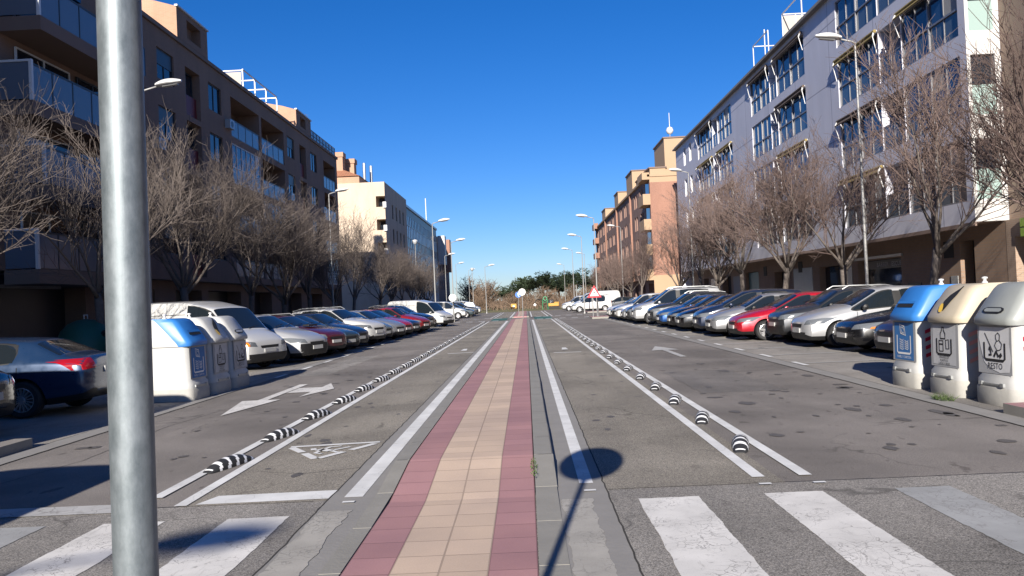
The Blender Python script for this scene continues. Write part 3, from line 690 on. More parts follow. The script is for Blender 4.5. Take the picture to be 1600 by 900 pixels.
    # roof terrace screens
    for y0, y1, z1 in ((47.5, 51.0, 18.6), (54.0, 57.5, 18.6)):
        f = MB(); x = XR+1.2
        for y in (y0, y1): f.box(x-.03, x+.03, y-.03, y+.03, zt+.3, z1)
        f.box(x-.03, x+.03, y0, y1, z1, z1+.06); f.box(x, x+2, y1-.03, y1+.03, z1, z1+.06); f.box(x+1.95, x+2, y1-.03, y1+.03, zt+.3, z1); f.box(x+.8, x+.86, y1-.03, y1+.03, zt+.3, z1+(1.2 if y0 > 50 else 0))
        fo = f.build('roof_fence', M['white_metal'], b, off=org)
        if y0 < 50: g = MB(); g.box(x+.05, x+2, y1-.01, y1+.01, zt+.4, z1-.05); g.build('fence_panel', M['curtain'], fo, off=org)
    c = MB(); c.box(XR+2, XR+4, 76, 79, zt+.3, zt+1.6); c.build('roof_box', M['steel'], rr, off=org)
    # shutters, small vents and wall lamps of the ground floor
    for y in (32.1, 49.3, 56.5): p = MB(); p.box(XR+.97, XR+1.02, y-.35, y+.35, 2.5, 3.15); p.build('wall_vent', M['dark'], b, off=org)
    for y0, y1, m_ in ((31.35, 33.4, 0), (47.2, 51, 1), (62.3, 65.5, 1), (70, 73, 1)):
        pass
    for y0, y1, z0_, z1_, nm, mt in ((41.6, 42.8, .2, 2.6, 'shop_shutter', 'steel'), (31.5, 32.0, 1.2, 1.8, 'notice_board', 'blind'), (34.4, 35.6, .3, 1.6, 'utility_door', 'shop'), (47.3, 50.6, .15, 2.75, 'shop_shutter', 'lamp_glass'), (63.0, 65.2, .2, 2.7, 'shop_shutter', 'blind'), (70.2, 73, .2, 2.7, 'shop_shutter', 'lamp_glass')):
        d = MB(); d.box(XR+.975, XR+1.02, y0, y1, z0_, z1_); d.build(nm, M[mt], b, off=org)
    d = MB(); d.box(XR+1.2, XR+1.24, 58.3, 61.5, .2, 2.85); d.build('shop_door', plain('teal shop front', (.03, .12, .12), .4), b, off=org)
    d = MB(); d.box(XR+1.3, XR+1.33, 36.3, 40.8, .2, 2.7); d.build('shop_window', M['win'], b, off=org)
    d = MB(); d.box(XR+1.3, XR+1.33, 43.1, 46.1, .25, 2.65); d.build('shop_window', M['win'], b, off=org)
    d = MB(); d.box(XR+.93, XR+1.05, 36.0, 41.4, 2.8, 2.92); d.build('shop_lintel', M['steel'], b, off=org)
    return b
br = right_block()
tx = text_mb('BARBER', .2, lambda u, v: (-.03, 38.15-37.3-u*1.25, v), 'LEFT'); tx2 = text_mb('ESCUELA', .2, lambda u, v: (-.03, -u*1.25+.98-1.7, v), 'LEFT')
t = thing('shop_sign', 'black barber shop fascia with grey letters above the dark shop window', 'sign', (XR+1.27, 38.4, 2.42))
mm = MB(); mm.box(-.02, .02, -2.2, 2.2, -.1, .3); mm.build('board', M['shop'], t); txm = plain('dim grey lettering', (.33, .33, .33), .6)
tx.build('lettering', txm, t); tx2.build('lettering', txm, t)
# right tan brick block nearer than the frame edge
def near_right():
    b = thing('apartment_building', 'plain tan brick block at the right edge of the picture beyond the white balconies', 'building', (16.7, 20, 0)); org = b.location
    wl = MB(); ops = [(y, y+1.6, 4.6+2.9*r, 6.2+2.9*r, .2) for y in (9, 13.5, 18) for r in range(4)]
    facade(16.65, 1, 4, 28.28, 3.6, 17.5, ops, wl, 0); sh = [(24.9, 27.8, .15, 3.0, .6, 1), (20.5, 24.2, .15, 3.0, .6, 1), (14, 18, .15, 3, .6, 1)]
    facade(16.5, 1, 4, 28.28, .1, 3.6, sh, wl, 0, 1)
    wl.quad((16.5, 4, 3.6), (16.65, 4, 3.6), (16.65, 28.28, 3.6), (16.5, 28.28, 3.6)); wl.quad((16.65, 4, 0), (30, 4, 0), (30, 4, 17.5), (16.65, 4, 17.5)); wl.quad((16.65, 28.28, 15), (30, 28.28, 15), (30, 28.28, 17.5), (16.65, 28.28, 17.5)); wl.quad((16.65, 4, 17.5), (30, 4, 17.5), (30, 28.28, 17.5), (16.65, 28.28, 17.5))
    wl.build('wall', [M['brick_tan'], M['dark']], b, off=org)
    for a, c, za, zb, d in ops: window_part(b, 16.65, 1, a, c, za, zb, .1, 'plain', org)
    for y in (25.2, 26.5): p = MB(); p.box(16.75, 16.8, y, y+.5, .2, 2.5); p.build('shop_poster', plain('dull red poster', (.33, .12, .09), .7), b, off=org)
    return b
near_right()
t = thing('shop_sign', 'patchwork green and magenta shop sign with white letters at the right edge', 'sign', (16.4, 26.2, 2.95))
cg, cm, cw = plain('lime sign square', (.24, .36, .06), .5), plain('magenta sign square', (.26, .02, .11), .5), plain('white sign letters', (.8, .8, .78), .5)
bd = MB(); bd.box(0, .06, -1.6, 1.1, 0, .62); bd.build('board', M['shop'], t)
for mat, cells in ((cg, ((.84, .02), (.35, .02), (.84, .34), (.2, .34), (-.4, .05))), (cm, ((.6, .02), (.6, .34), (.05, .0), (-.1, .34)))):
    p = MB()
    for u, v in cells: p.box(-.012, -.001, u, u+.24, v, v+.28)
    p.build('coloured_squares', mat, t)
text_mb('CENTRO', .22, lambda u, v: (-.02, -u+.36, v+.2), 'LEFT').build('lettering', cw, t)
# ------------------------------------------------------------------ far right red brick block
def far_right():
    b = thing('apartment_building', 'dark red brick block with orange end wall and cream top, beyond the grey block', 'building', (13.8, 110, 0)); org = b.location
    X = 13.8; y0, y1, zt = 88, 156, 14.2; ops = []; wins = []
    y = 93.2
    while y < 152:
        for r in range(4):
            z = 3.9+2.7*r
            for q in (0, 1.55): ops.append((y+q, y+q+1.05, z, z+1.65, .28)); wins.append((y+q, y+q+1.05, z, z+1.65))
        y += 5.1
    wl = MB(); facade(X, 1, y0, y1, 3.3, zt, ops, wl, 0)
    sh = [(a, a+3.2, .2, 2.8, .6, 1) for a in range(92, 152, 6)]; facade(X+.5, 1, y0, y1, .1, 3.3, sh, wl, 0, 2); wl.quad((X, y0, 3.3), (X+.5, y0, 3.3), (X+.5, y1, 3.3), (X, y1, 3.3))
    wl.quad((X, y0, 3.6), (X+12, y0, 3.6), (X+12, y0, zt-.6), (X, y0, zt-.6), 1); wl.quad((X, y0, zt-.6), (X+12, y0, zt-.6), (X+12, y0, zt), (X, y0, zt), 3); wl.quad((X, y0, 0), (X+12, y0, 0), (X+12, y0, 3.6), (X, y0, 3.6), 3)
    wl.quad((X, y1, 0), (X+12, y1, 0), (X+12, y1, zt), (X, y1, zt), 0); wl.quad((X+12, y0, 0), (X+12, y1, 0), (X+12, y1, zt), (X+12, y0, zt), 0)
    wl.build('wall', [M['brick_dk'], M['brick_or'], M['dark'], M['cream']], b, off=org)
    rf = MB(); rf.box(X-.25, X+12, y0-.1, y1+.1, zt, zt+.25); rr = rf.build('roof', M['cream'], b, off=org)
    for (x0, x1, a, c, z0, z1) in ((15.6, 19, 88.3, 95, zt+.25, 18.3), (13.9, 15.6, 88.1, 99, zt+.25, 15.1), (14.4, 17, 106, 112, zt+.25, 17.6), (14.6, 17, 124, 129, zt+.25, 17.2), (14.2, 16, 140, 146, zt+.25, 16.5)):
        t = MB(); t.box(x0, x1, a, c, z0, z1); p = t.build('penthouse', M['cream'], b, off=org)
        k = MB(); k.box(x0-.12, x1+.12, a-.12, c+.12, z1, z1+.14); k.build('penthouse_roof', M['slab'], p, off=org)
    g = MB(); g.add([(13.9, 95.0, 15.1), (15.5, 95, 15.1), (15.5, 99, 15.1), (13.9, 99, 15.1), (14.7, 95, 16.2), (14.7, 99, 16.2)], [(0, 1, 4), (3, 5, 2), (0, 4, 5, 3), (1, 2, 5, 4)]); g.build('gable_roof', M['tile_roof'], rr, off=org)
    a = MB(); a.tube([(16.6, 90, 18.4), (16.6, 90, 21.4)], .04, 6); a.lathe([(.02, 19.0), (.3, 19.15), (.42, 19.45), (.3, 19.75), (.02, 19.9)], 12, 'z', (16.6, 90, 0)); a.build('aerial', M['white_metal'], rr, off=org, smooth=True)
    for a, c, za, zb in wins: window_part(b, X, 1, a, c, za, zb, .18, 'white', org)
    for r in range(5):                              # corner balconies
        z = 3.3+2.7*r
        t = MB(); t.box(13.0, X-.003, 87.9, 91.6, z-.2, z+.95 if r < 4 else z+.55); t.build('balcony', M['cream'], b, off=org)
        if r < 4: t = MB(); t.box(X-.02, X+.01, 88.6, 91.0, z+.95, z+2.4); t.build('balcony_window', M['win'], b, off=org)
    for yc in (119, 103.5, 136): t = MB(); t.box(X-.22, X-.003, yc, yc+.5, 3.3, zt); t.build('pilaster', M['brick_or'], b, off=org)
    for r in range(5): t = MB(); t.box(13.1, X-.003, 150, 155, 3.2+2.7*r, 4.2+2.7*r); t.build('balcony', M['brick_or'], b, off=org)
    return b
far_right()
# ------------------------------------------------------------------ left far buildings
def grow(b, k=1.163):                              # these blocks measured larger and farther off than first drawn
    b.location = (b.location.x*k, b.location.y*k, 0); b.scale = (k, k, k)
def beige_block():
    b = thing('office_building', 'beige brick block with notched corner balconies beyond the long brown block', 'building', (-14.4, 94, 0)); org = b.location
    X, y0, y1, zt = -14.4, 86, 101.8, 14.5; ops = []; wl = MB()
    for r in range(4):
        for q in range(4): ops.append((90.5+2.6*q, 91.5+2.6*q, 11.0-2.7*r, 12.6-2.7*r, .2))
    facade(X, -1, y0+1.3, y1, 0, zt, ops, wl, 0)
    nt_ = [(-15.35, X, 11.85-2.45*r, 12.65-2.45*r+.35, 1.3) for r in range(4)]
    facade_end(y0, -30, X, 0, zt, nt_, wl, 0)
    for r in range(5):                              # street side of the notched corner
        za = 0 if r == 4 else 13.0-2.45*r; zb = zt if r == 0 else 11.85-2.45*(r-1)
        if r == 4: za = 0
        wl.quad((X, y0, za), (X, y0+1.3, za), (X, y0+1.3, zb), (X, y0, zb))
    wl.quad((X, y1, 0), (-30, y1, 0), (-30, y1, zt), (X, y1, zt)); wl.quad((X, y0, zt), (X, y1, zt), (-30, y1, zt), (-30, y0, zt))
    w = wl.build('wall', [M['beige']], b, off=org)
    for a, c, za, zb, d in ops: window_part(b, X, -1, a, c, za, zb, .1, 'plain', org)
    for r in range(4): t = MB(); t.box(-15.2, -14.5, y0+1.22, y0+1.27, 11.9-2.45*r, 12.9-2.45*r); t.build('balcony_window', M['win'], b, off=org)
    for r in range(3): t = MB(); t.box(-14.6, -14.25, y0-.25, y0-.01, 11.75-2.45*r, 12.35-2.45*r); t.build('air_conditioner', M['white_metal'], b, off=org)
    r_ = MB(); r_.box(-30, -17.1, 86.4, 101, 14.5, 15.3); r_.add([(-30, 86.2, 15.3), (-17.0, 86.2, 15.3), (-17, 101, 15.3), (-30, 101, 15.3), (-24, 91, 18.5), (-23, 96, 18.5)], [(0, 1, 4), (1, 2, 5, 4), (2, 3, 5), (3, 0, 4, 5)], 1)
    rr = r_.build('roof', [M['brick_lit'], M['tile_roof']], b, off=org)
    for x, y, z1 in ((-19.6, 88, 17.6), (-18.8, 90, 17.2)):
        t = MB(); t.box(x-.6, x+.6, y-.6, y+.6, 15, z1); t.box(x-.7, x+.7, y-.7, y+.7, z1, z1+.5); t.build('chimney', M['brick_lit'], rr, off=org)
    for x, y in ((-17.6, 92), (-17.2, 94)): t = MB(); t.tube([(x, y, 15), (x, y, 17.6)], .16, 10); t.build('flue', M['steel'], rr, off=org)
    grow(b)
    return b
beige_block()
def glass_block():
    b = thing('office_building', 'dark office block with banded blue curtain wall glazing beyond the beige block', 'building', (-14.6, 120, 0)); org = b.location
    X, y0, y1, zt = -14.6, 102, 137.5, 13.7
    wl = MB(); wl.box(-30, X-.02, y0, y1, 0, zt); wl.build('wall', M['shop'], b, off=org)
    n = 22
    for r in range(4):
        z = 12.7-2.75*r
        d = MB(); l_ = MB(); fr = MB()
        for k in range(n):
            a = y0+.6+(y1-y0-1.2)*k/n; c = a+(y1-y0-1.2)/n-.08
            d.box(X-.02, X+.02, a+.1, c-.1, z-1.2, z-.05); l_.box(X-.02, X+.03, a, c, z-2.72, z-1.3)
            fr.box(X-.02, X+.09, c, c+.08, z-2.72, z)
        fr.box(X-.02, X+.085, y0+.6, y1-.6, z-2.78, z-2.721); fr.box(X-.02, X+.085, y0+.6, y1-.6, z-1.28, z-1.22)
        o = d.build('window_band', M['win_blue'], b, off=org); l_.build('spandrel_band', plain('pale blue spandrel', (.36, .46, .55), .25), o, off=org); fr.build('mullions', M['steel'], o, off=org)
    t = MB(); t.box(-30, X+.15, y0-.1, y1+.1, zt, zt+.3); t.build('roof', M['steel'], b, off=org)
    t = MB(); t.box(-14.9, -14.5, y0-.15, y0+.5, 0, zt-.02); t.build('corner_pier', M['frame_d'], b, off=org)
    t = MB(); t.tube([(-16, 136, 14), (-16, 136, 19)], .08, 6); t.build('mast', M['white_metal'], b, off=org)
    grow(b)
glass_block()
def last_block():
    b = thing('apartment_building', 'small far brown block with a pale fin and an orange fin, left side', 'building', (-14.6, 148, 0)); org = b.location
    ops = [(141+3*k, 142.2+3*k, 3.8+2.9*r, 5.4+2.9*r, .2) for k in range(5) for r in range(3)]
    wl = MB(); facade(-14.6, -1, 137.9, 158, 0, 12.7, ops, wl); wl.quad((-14.6, 137.9, 0), (-30, 137.9, 0), (-30, 137.9, 12.7), (-14.6, 137.9, 12.7)); wl.quad((-14.6, 158, 0), (-30, 158, 0), (-30, 158, 12.7), (-14.6, 158, 12.7)); wl.quad((-14.6, 137.9, 12.7), (-14.6, 158, 12.7), (-30, 158, 12.7), (-30, 137.9, 12.7))
    wl.build('wall', M['brick_dk'], b, off=org)
    for a, c, za, zb, d in ops: window_part(b, -14.6, -1, a, c, za, zb, .1, 'plain', org)
    for y, m_, z0 in ((139, 'panel_w', 8), (148, 'brick_or', 7)): t = MB(); t.box(-14.6, -13.4, y, y+2.5, z0, 12.9); t.build('balcony_fin', M[m_], b, off=org)
    grow(b)
last_block()
# ------------------------------------------------------------------ cars
def evaluate(o):
    dg = bpy.context.evaluated_depsgraph_get(); return bpy.data.meshes.new_from_object(o.evaluated_get(dg))
SLOT = ['paint', 'ws', 'sideL', 'sideR', 'rear', 'arch', 'trim']
DUMMY = [bpy.data.materials.new('slot '+s) for s in SLOT]
def split_mesh(me, idx, name, islands=False):
    b = bmesh.new(); b.from_mesh(me)
    bmesh.ops.delete(b, geom=[f for f in b.faces if f.material_index not in idx], context='FACES')
    out = []
    if not islands: groups = [list(b.faces)]
    else:
        left = set(b.faces); groups = []
        while left:
            st = [left.pop()]; g = []
            while st:
                f = st.pop(); g.append(f)
                for e in f.edges:
                    for h in e.link_faces:
                        if h in left: left.discard(h); st.append(h)
            groups.append(g)
    for g in groups:
        mp = {}; mb = MB(); vs = []; fs = []; mi = []
        for f in g:
            ids = []
            for v in f.verts:
                if v.index not in mp: mp[v.index] = len(vs); vs.append(tuple(v.co))
                ids.append(mp[v.index])
            fs.append(ids); mi.append(f.material_index)
        if not fs: continue
        n = bpy.data.meshes.new(name); n.from_pydata(vs, [], fs); n.polygons.foreach_set('material_index', mi); n.polygons.foreach_set('use_smooth', [True]*len(fs)); n.set_sharp_from_angle(angle=R(38)); n.update(); out.append(n)
    b.free(); return out
STY = {}
STY['hatch'] = dict(L=4.12, W=1.78, wb=(.83, 3.40), rw=.315, st=[
    (0, .30, .52, .66, .56, .42), (.13, .20, .62, .765, .78, .60), (.48, .19, .75, .905, .86, .68), (.92, .19, .83, .995, .885, .70), (1.16, .19, .88, 1.035, .885, .735),
    (1.92, .19, .935, 1.43, .885, .58), (2.30, .19, .955, 1.475, .885, .60), (2.40, .19, .96, 1.475, .885, .60), (3.16, .19, 1.0, 1.45, .88, .575), (3.56, .22, 1.02, 1.40, .86, .55), (3.88, .26, 1.0, 1.13, .84, .66), (4.03, .28, .83, .98, .80, .62), (4.12, .36, .68, .84, .70, .5)],
    ws=4, side=[(4, 6), (7, 8)], rear=9)
STY['sedan'] = dict(L=4.78, W=1.84, wb=(.92, 3.68), rw=.325, st=[
    (0, .30, .50, .64, .60, .45), (.14, .20, .60, .745, .80, .62), (.55, .18, .72, .865, .88, .70), (1.15, .18, .80, .955, .91, .72), (1.48, .18, .86, 1.0, .915, .75),
    (2.28, .18, .91, 1.385, .915, .58), (2.65, .18, .925, 1.43, .915, .60), (2.75, .18, .93, 1.43, .915, .60), (3.55, .18, .955, 1.395, .91, .57), (3.72, .18, .965, 1.36, .905, .55), (4.28, .22, .96, 1.09, .88, .69), (4.66, .28, .90, 1.05, .83, .66), (4.78, .36, .72, .90, .74, .56)],
    ws=4, side=[(4, 6), (7, 8)], rear=9)
STY['suv'] = dict(L=4.40, W=1.84, wb=(.86, 3.53), rw=.35, st=[
    (0, .36, .62, .80, .60, .46), (.12, .26, .76, .92, .80, .64), (.46, .25, .90, 1.06, .88, .70), (.95, .25, .97, 1.13, .915, .73), (1.22, .25, 1.01, 1.165, .915, .76),
    (1.92, .25, 1.06, 1.57, .915, .61), (2.35, .25, 1.08, 1.63, .915, .63), (2.45, .25, 1.085, 1.63, .915, .63), (3.35, .25, 1.13, 1.605, .91, .60), (3.86, .28, 1.16, 1.56, .89, .58), (4.16, .32, 1.13, 1.27, .87, .68), (4.32, .34, .95, 1.10, .83, .66), (4.40, .42, .75, .93, .74, .55)],
    ws=4, side=[(4, 6), (7, 8)], rear=9)
STY['mpv'] = dict(L=4.38, W=1.80, wb=(.86, 3.56), rw=.32, st=[
    (0, .32, .56, .72, .58, .44), (.12, .22, .68, .84, .79, .62), (.42, .21, .83, 1.0, .86, .69), (.74, .21, .92, 1.085, .89, .72), (.96, .21, .97, 1.13, .895, .75),
    (1.85, .21, 1.0, 1.57, .895, .61), (2.30, .21, 1.01, 1.625, .895, .63), (2.40, .21, 1.01, 1.63, .895, .63), (3.45, .21, 1.04, 1.60, .89, .61), (3.94, .24, 1.05, 1.55, .875, .59), (4.18, .28, 1.03, 1.17, .86, .69), (4.31, .30, .88, 1.02, .82, .66), (4.38, .38, .72, .88, .74, .55)],
    ws=4, side=[(4, 6), (7, 8)], rear=9)
STY['minivan'] = dict(L=4.95, W=1.92, wb=(.92, 4.05), rw=.335, st=[
    (0, .32, .62, .80, .64, .50), (.12, .22, .78, .95, .86, .68), (.45, .21, .93, 1.09, .92, .74), (.85, .21, 1.01, 1.17, .95, .78), (1.10, .21, 1.05, 1.22, .955, .81),
    (1.95, .21, 1.09, 1.83, .955, .68), (2.35, .21, 1.10, 1.89, .955, .71), (2.47, .21, 1.10, 1.895, .955, .71), (4.10, .21, 1.12, 1.87, .955, .70), (4.62, .24, 1.12, 1.82, .94, .68), (4.80, .28, 1.10, 1.28, .92, .78), (4.89, .30, .92, 1.10, .90, .74), (4.95, .38, .72, .9, .82, .6)],
    ws=4, side=[(4, 6), (7, 8)], rear=9)
STY['smallvan'] = dict(L=4.25, W=1.78, wb=(.82, 3.50), rw=.315, st=[
    (0, .32, .58, .74, .58, .44), (.12, .22, .72, .88, .79, .62), (.45, .21, .87, 1.03, .86, .69), (.85, .21, .95, 1.11, .885, .72), (1.08, .21, .99, 1.15, .89, .75),
    (1.72, .21, 1.02, 1.71, .89, .66), (2.15, .21, 1.03, 1.79, .89, .69), (2.27, .21, 1.03, 1.80, .89, .69), (3.55, .21, 1.05, 1.80, .89, .69), (4.06, .24, 1.06, 1.76, .88, .67), (4.15, .26, 1.04, 1.22, .875, .76), (4.20, .28, .85, 1.03, .86, .74), (4.25, .36, .70, .88, .80, .6)],
    ws=4, side=[(4, 6), (7, 8)], rear=9)
STY['van'] = dict(L=5.35, W=1.98, wb=(1.02, 4.15), rw=.335, st=[
    (0, .36, .62, .82, .68, .54), (.09, .28, .84, 1.02, .89, .72), (.34, .26, 1.04, 1.20, .94, .77), (.62, .26, 1.14, 1.30, .97, .81), (.82, .26, 1.20, 1.37, .98, .85),
    (1.52, .26, 1.22, 2.16, .98, .77), (2.50, .26, 1.24, 2.40, .98, .78), (2.62, .26, 1.24, 2.42, .98, .78), (4.4, .26, 1.24, 2.44, .98, .78), (5.08, .28, 1.24, 2.42, .97, .77), (5.24, .30, 1.22, 2.25, .96, .76), (5.30, .32, 1.0, 2.0, .95, .75), (5.35, .38, .8, 1.8, .90, .7)],
    ws=4, side=[(4, 6)], rear=None)
BODY = {}
def make_body(k):
    S = STY[k]; L = S['L']; st = S['st']; b = bmesh.new(); b.edges.layers.float.new('crease_edge'); b.verts.layers.float.new('crease_vert'); rows = []
    for i, (x, zb, zs, zt, hw, hr) in enumerate(st):
        X = L/2-x; h = zs-zb
        half = [(0, zb), (hw*.84, zb), (hw*.965, zb+min(.11, h*.3)), (hw, zb+h*.42), (hw*.985, zb+h*.78), (hw*.955, zs), (hr+.045, zt-.075), (hr-.09, zt-.014), (0, zt+.012)]
        ring = half + [(-y, z) for y, z in reversed(half[1:-1])]
        rows.append([b.verts.new((X, y, z)) for y, z in ring])
    n = len(rows[0]); F = {}
    for i in range(len(rows)-1):
        for j in range(n):
            j2 = (j+1) % n; f = b.faces.new((rows[i][j], rows[i][j2], rows[i+1][j2], rows[i+1][j])); F[i, j] = f
            if j in (0, n-1) or j in (1, n-2): f.material_index = 6
    b.faces.new(rows[0]); b.faces.new(list(reversed(rows[-1]))); 
    b.normal_update(); bmesh.ops.recalc_face_normals(b, faces=b.faces)
    cl = b.edges.layers.float['crease_edge']
    cv_ = b.verts.layers.float['crease_vert']
    def region(keys, mi, th, rim=None):
        fs = [F[q] for q in keys]
        rr_ = bmesh.ops.inset_region(b, faces=fs, thickness=th, depth=0, use_even_offset=True, use_boundary=True)
        if rim is not None:
            for f in rr_['faces']: f.material_index = rim
        for f in fs: f.material_index = mi
        es = set()
        for f in fs:
            for e in f.edges:
                if any(g not in fs for g in e.link_faces): es.add(e)
        for e in es: e[cl] = 1.0
        for v in {v for e in es for v in e.verts}:
            q_ = [e for e in v.link_edges if e in es]
            if len(q_) == 2 and (q_[0].other_vert(v).co-v.co).angle(v.co-q_[1].other_vert(v).co, 0) > .5: v[cv_] = .85
        bmesh.ops.translate(b, verts=list({v for f in fs for v in f.verts}), vec=(0, 0, 0))
    for i in range(len(rows)-1):
        for j, cv in ((5, .75), (n-5, .75), (1, .6), (n-1, .6), (6, .45), (n-6, .45), (3, .3), (n-3, .3)):
            e = b.edges.get((rows[i][j], rows[i+1][j]))
            if e: e[cl] = cv
    for i_, cvv in ((1, .55), (S['ws'], .6), (S['ws']+1, .35), (len(rows)-2, .5), (len(rows)-4, .35)):
        for j in range(n):
            e = b.edges.get((rows[i_][j], rows[i_][(j+1) % n]))
            if e and (i_ != S['ws'] or j in (6, 7, 8, 9)): e[cl] = max(e[cl], cvv)
    top = (6, 7, 8, 9); sL, sR = 5, n-6
    region([(S['ws'], j) for j in top], 1, .04)
    for a, c in S['side']:
        region([(i, sL) for i in range(a, c)], 2, .028, 6); region([(i, sR) for i in range(a, c)], 3, .028, 6)
    if S['rear']: region([(S['rear'], j) for j in top], 4, .055)
    me = bpy.data.meshes.new('car_body'); b.to_mesh(me); b.free()
    for d in DUMMY: me.materials.append(d)
    o = mobj('tmp_body', me); o.modifiers.new('s', 'SUBSURF').levels = 2; o.modifiers['s'].render_levels = 2
    bpy.context.view_layer.update(); sm = evaluate(o)
    o2 = mobj('tmp_body2', sm)
    cut = MB()
    for wx in S['wb']:
        for s in (-1, 1):
            y0, y1 = sorted((s*(S['W']/2-.34), s*(S['W']/2+.3)))
            cut.lathe([(0.0001, y0), (S['rw']+.055, y0), (S['rw']+.055, y1), (0.0001, y1)], 32, 'y', (L/2-wx, 0, S['rw']+.005), 5)
    cm = cut.mesh('cutter', DUMMY, fix=True); oc = mobj('tmp_cut', cm)
    bo = o2.modifiers.new('b', 'BOOLEAN'); bo.operation = 'DIFFERENCE'; bo.solver = 'EXACT'; bo.object = oc
    bpy.context.view_layer.update(); fin = evaluate(o2)
    for q in (o, o2, oc): bpy.data.objects.remove(q)
    D = dict(S=S)
    bb = bmesh.new(); bb.from_mesh(sm); bb.transform(Matrix()); D['bvh'] = BVHTree.FromBMesh(bb); bb.free()
    D['body'] = split_mesh(fin, (0, 5, 6), 'body')[0]
    D['ws'] = split_mesh(fin, (1,), 'windscreen'); D['rear'] = split_mesh(fin, (4,), 'rear_window'); D['side'] = split_mesh(fin, (2,), 'side_window', True)+split_mesh(fin, (3,), 'side_window', True)
    return D
def decal(D, quad, axis, off=.006, nu=8, nv=4, both=False):
    """a patch lying on the body: quad corners in the plane seen along axis, pushed onto the surface"""
    bvh = D['bvh']; mb = MB(); g = []
    for j in range(nv+1):
        for i in range(nu+1):
            u, v = i/nu, j/nv
            a = Vector(quad[0]).lerp(Vector(quad[1]), u).lerp(Vector(quad[3]).lerp(Vector(quad[2]), u), v)
            if axis == 'front': o_, d = Vector((9, a.x, a.y)), Vector((-1, 0, 0))
            elif axis == 'back': o_, d = Vector((-9, a.x, a.y)), Vector((1, 0, 0))
            elif axis == 'left': o_, d = Vector((a.x, 9, a.y)), Vector((0, -1, 0))
            else: o_, d = Vector((a.x, -9, a.y)), Vector((0, 1, 0))
            h = bvh.ray_cast(o_, d)
            g.append((h[0]+h[1]*off) if h[0] else None)
    for j in range(nv):
        for i in range(nu):
            q = [g[j*(nu+1)+i], g[j*(nu+1)+i+1], g[(j+1)*(nu+1)+i+1], g[(j+1)*(nu+1)+i]]
            if all(p is not None for p in q) and max((q[0]-q[2]).length, (q[1]-q[3]).length) < .5: mb.quad(*q)
    return mb
def wheel_meshes(rw, kind):
    w = .2
    t = MB(); t.lathe([(rw*.66, -w/2), (rw*.9, -w/2-.005), (rw*.985, -w/2+.03), (rw, -w/2+.06), (rw, w/2-.06), (rw*.985, w/2-.03), (rw*.9, w/2+.005), (rw*.66, w/2)], 32, 'y')
    r = MB(); ri = rw*.69
    r.lathe([(ri, -w/2), (ri, w/2-.004), (ri*.92, w/2+.002), (ri*.9, w/2-.03), (ri*.88, w/2-.05)], 32, 'y')
    k = MB(); k.lathe([(ri*.9, w/2-.075), (.001, w/2-.075)], 32, 'y')
    r.lathe([(ri*.24, w/2-.05), (ri*.22, w/2-.008), (.001, w/2-.004)], 20, 'y')
    n = {'five': 5, 'multi': 16, 'cap': 8, 'ten': 10}[kind]; wd = {'five': .30, 'multi': .085, 'cap': .42, 'ten': .14}[kind]*ri
    for i in range(n):
        q = 2*math.pi*i/n; c, s = math.cos(q), math.sin(q)
        f = lambda a, e, y: (a*c-e*s, y, a*s+e*c)
        a0, a1 = ri*.15, ri*.93; w0, w1 = wd*.55, wd*(.75 if kind == 'cap' else .5)
        p = [f(a0, -w0, w/2-.015), f(a1, -w1, w/2-.008), f(a1, w1, w/2-.008), f(a0, w0, w/2-.015), f(a0, -w0, w/2-.05), f(a1, -w1, w/2-.05), f(a1, w1, w/2-.05), f(a0, w0, w/2-.05)]
        r.add(p, [(0, 1, 2, 3), (0, 4, 5, 1), (3, 2, 6, 7)])
    tm = t.mesh('wheel', M['tyre'], smooth=True, sharp=40); rm = r.mesh('rim', {'cap': M['cap']}.get(kind, M['alloy']), smooth=True, sharp=30)
    km = k.mesh('hub', M['dkalloy'])
    return tm, rm, km
WH = {}
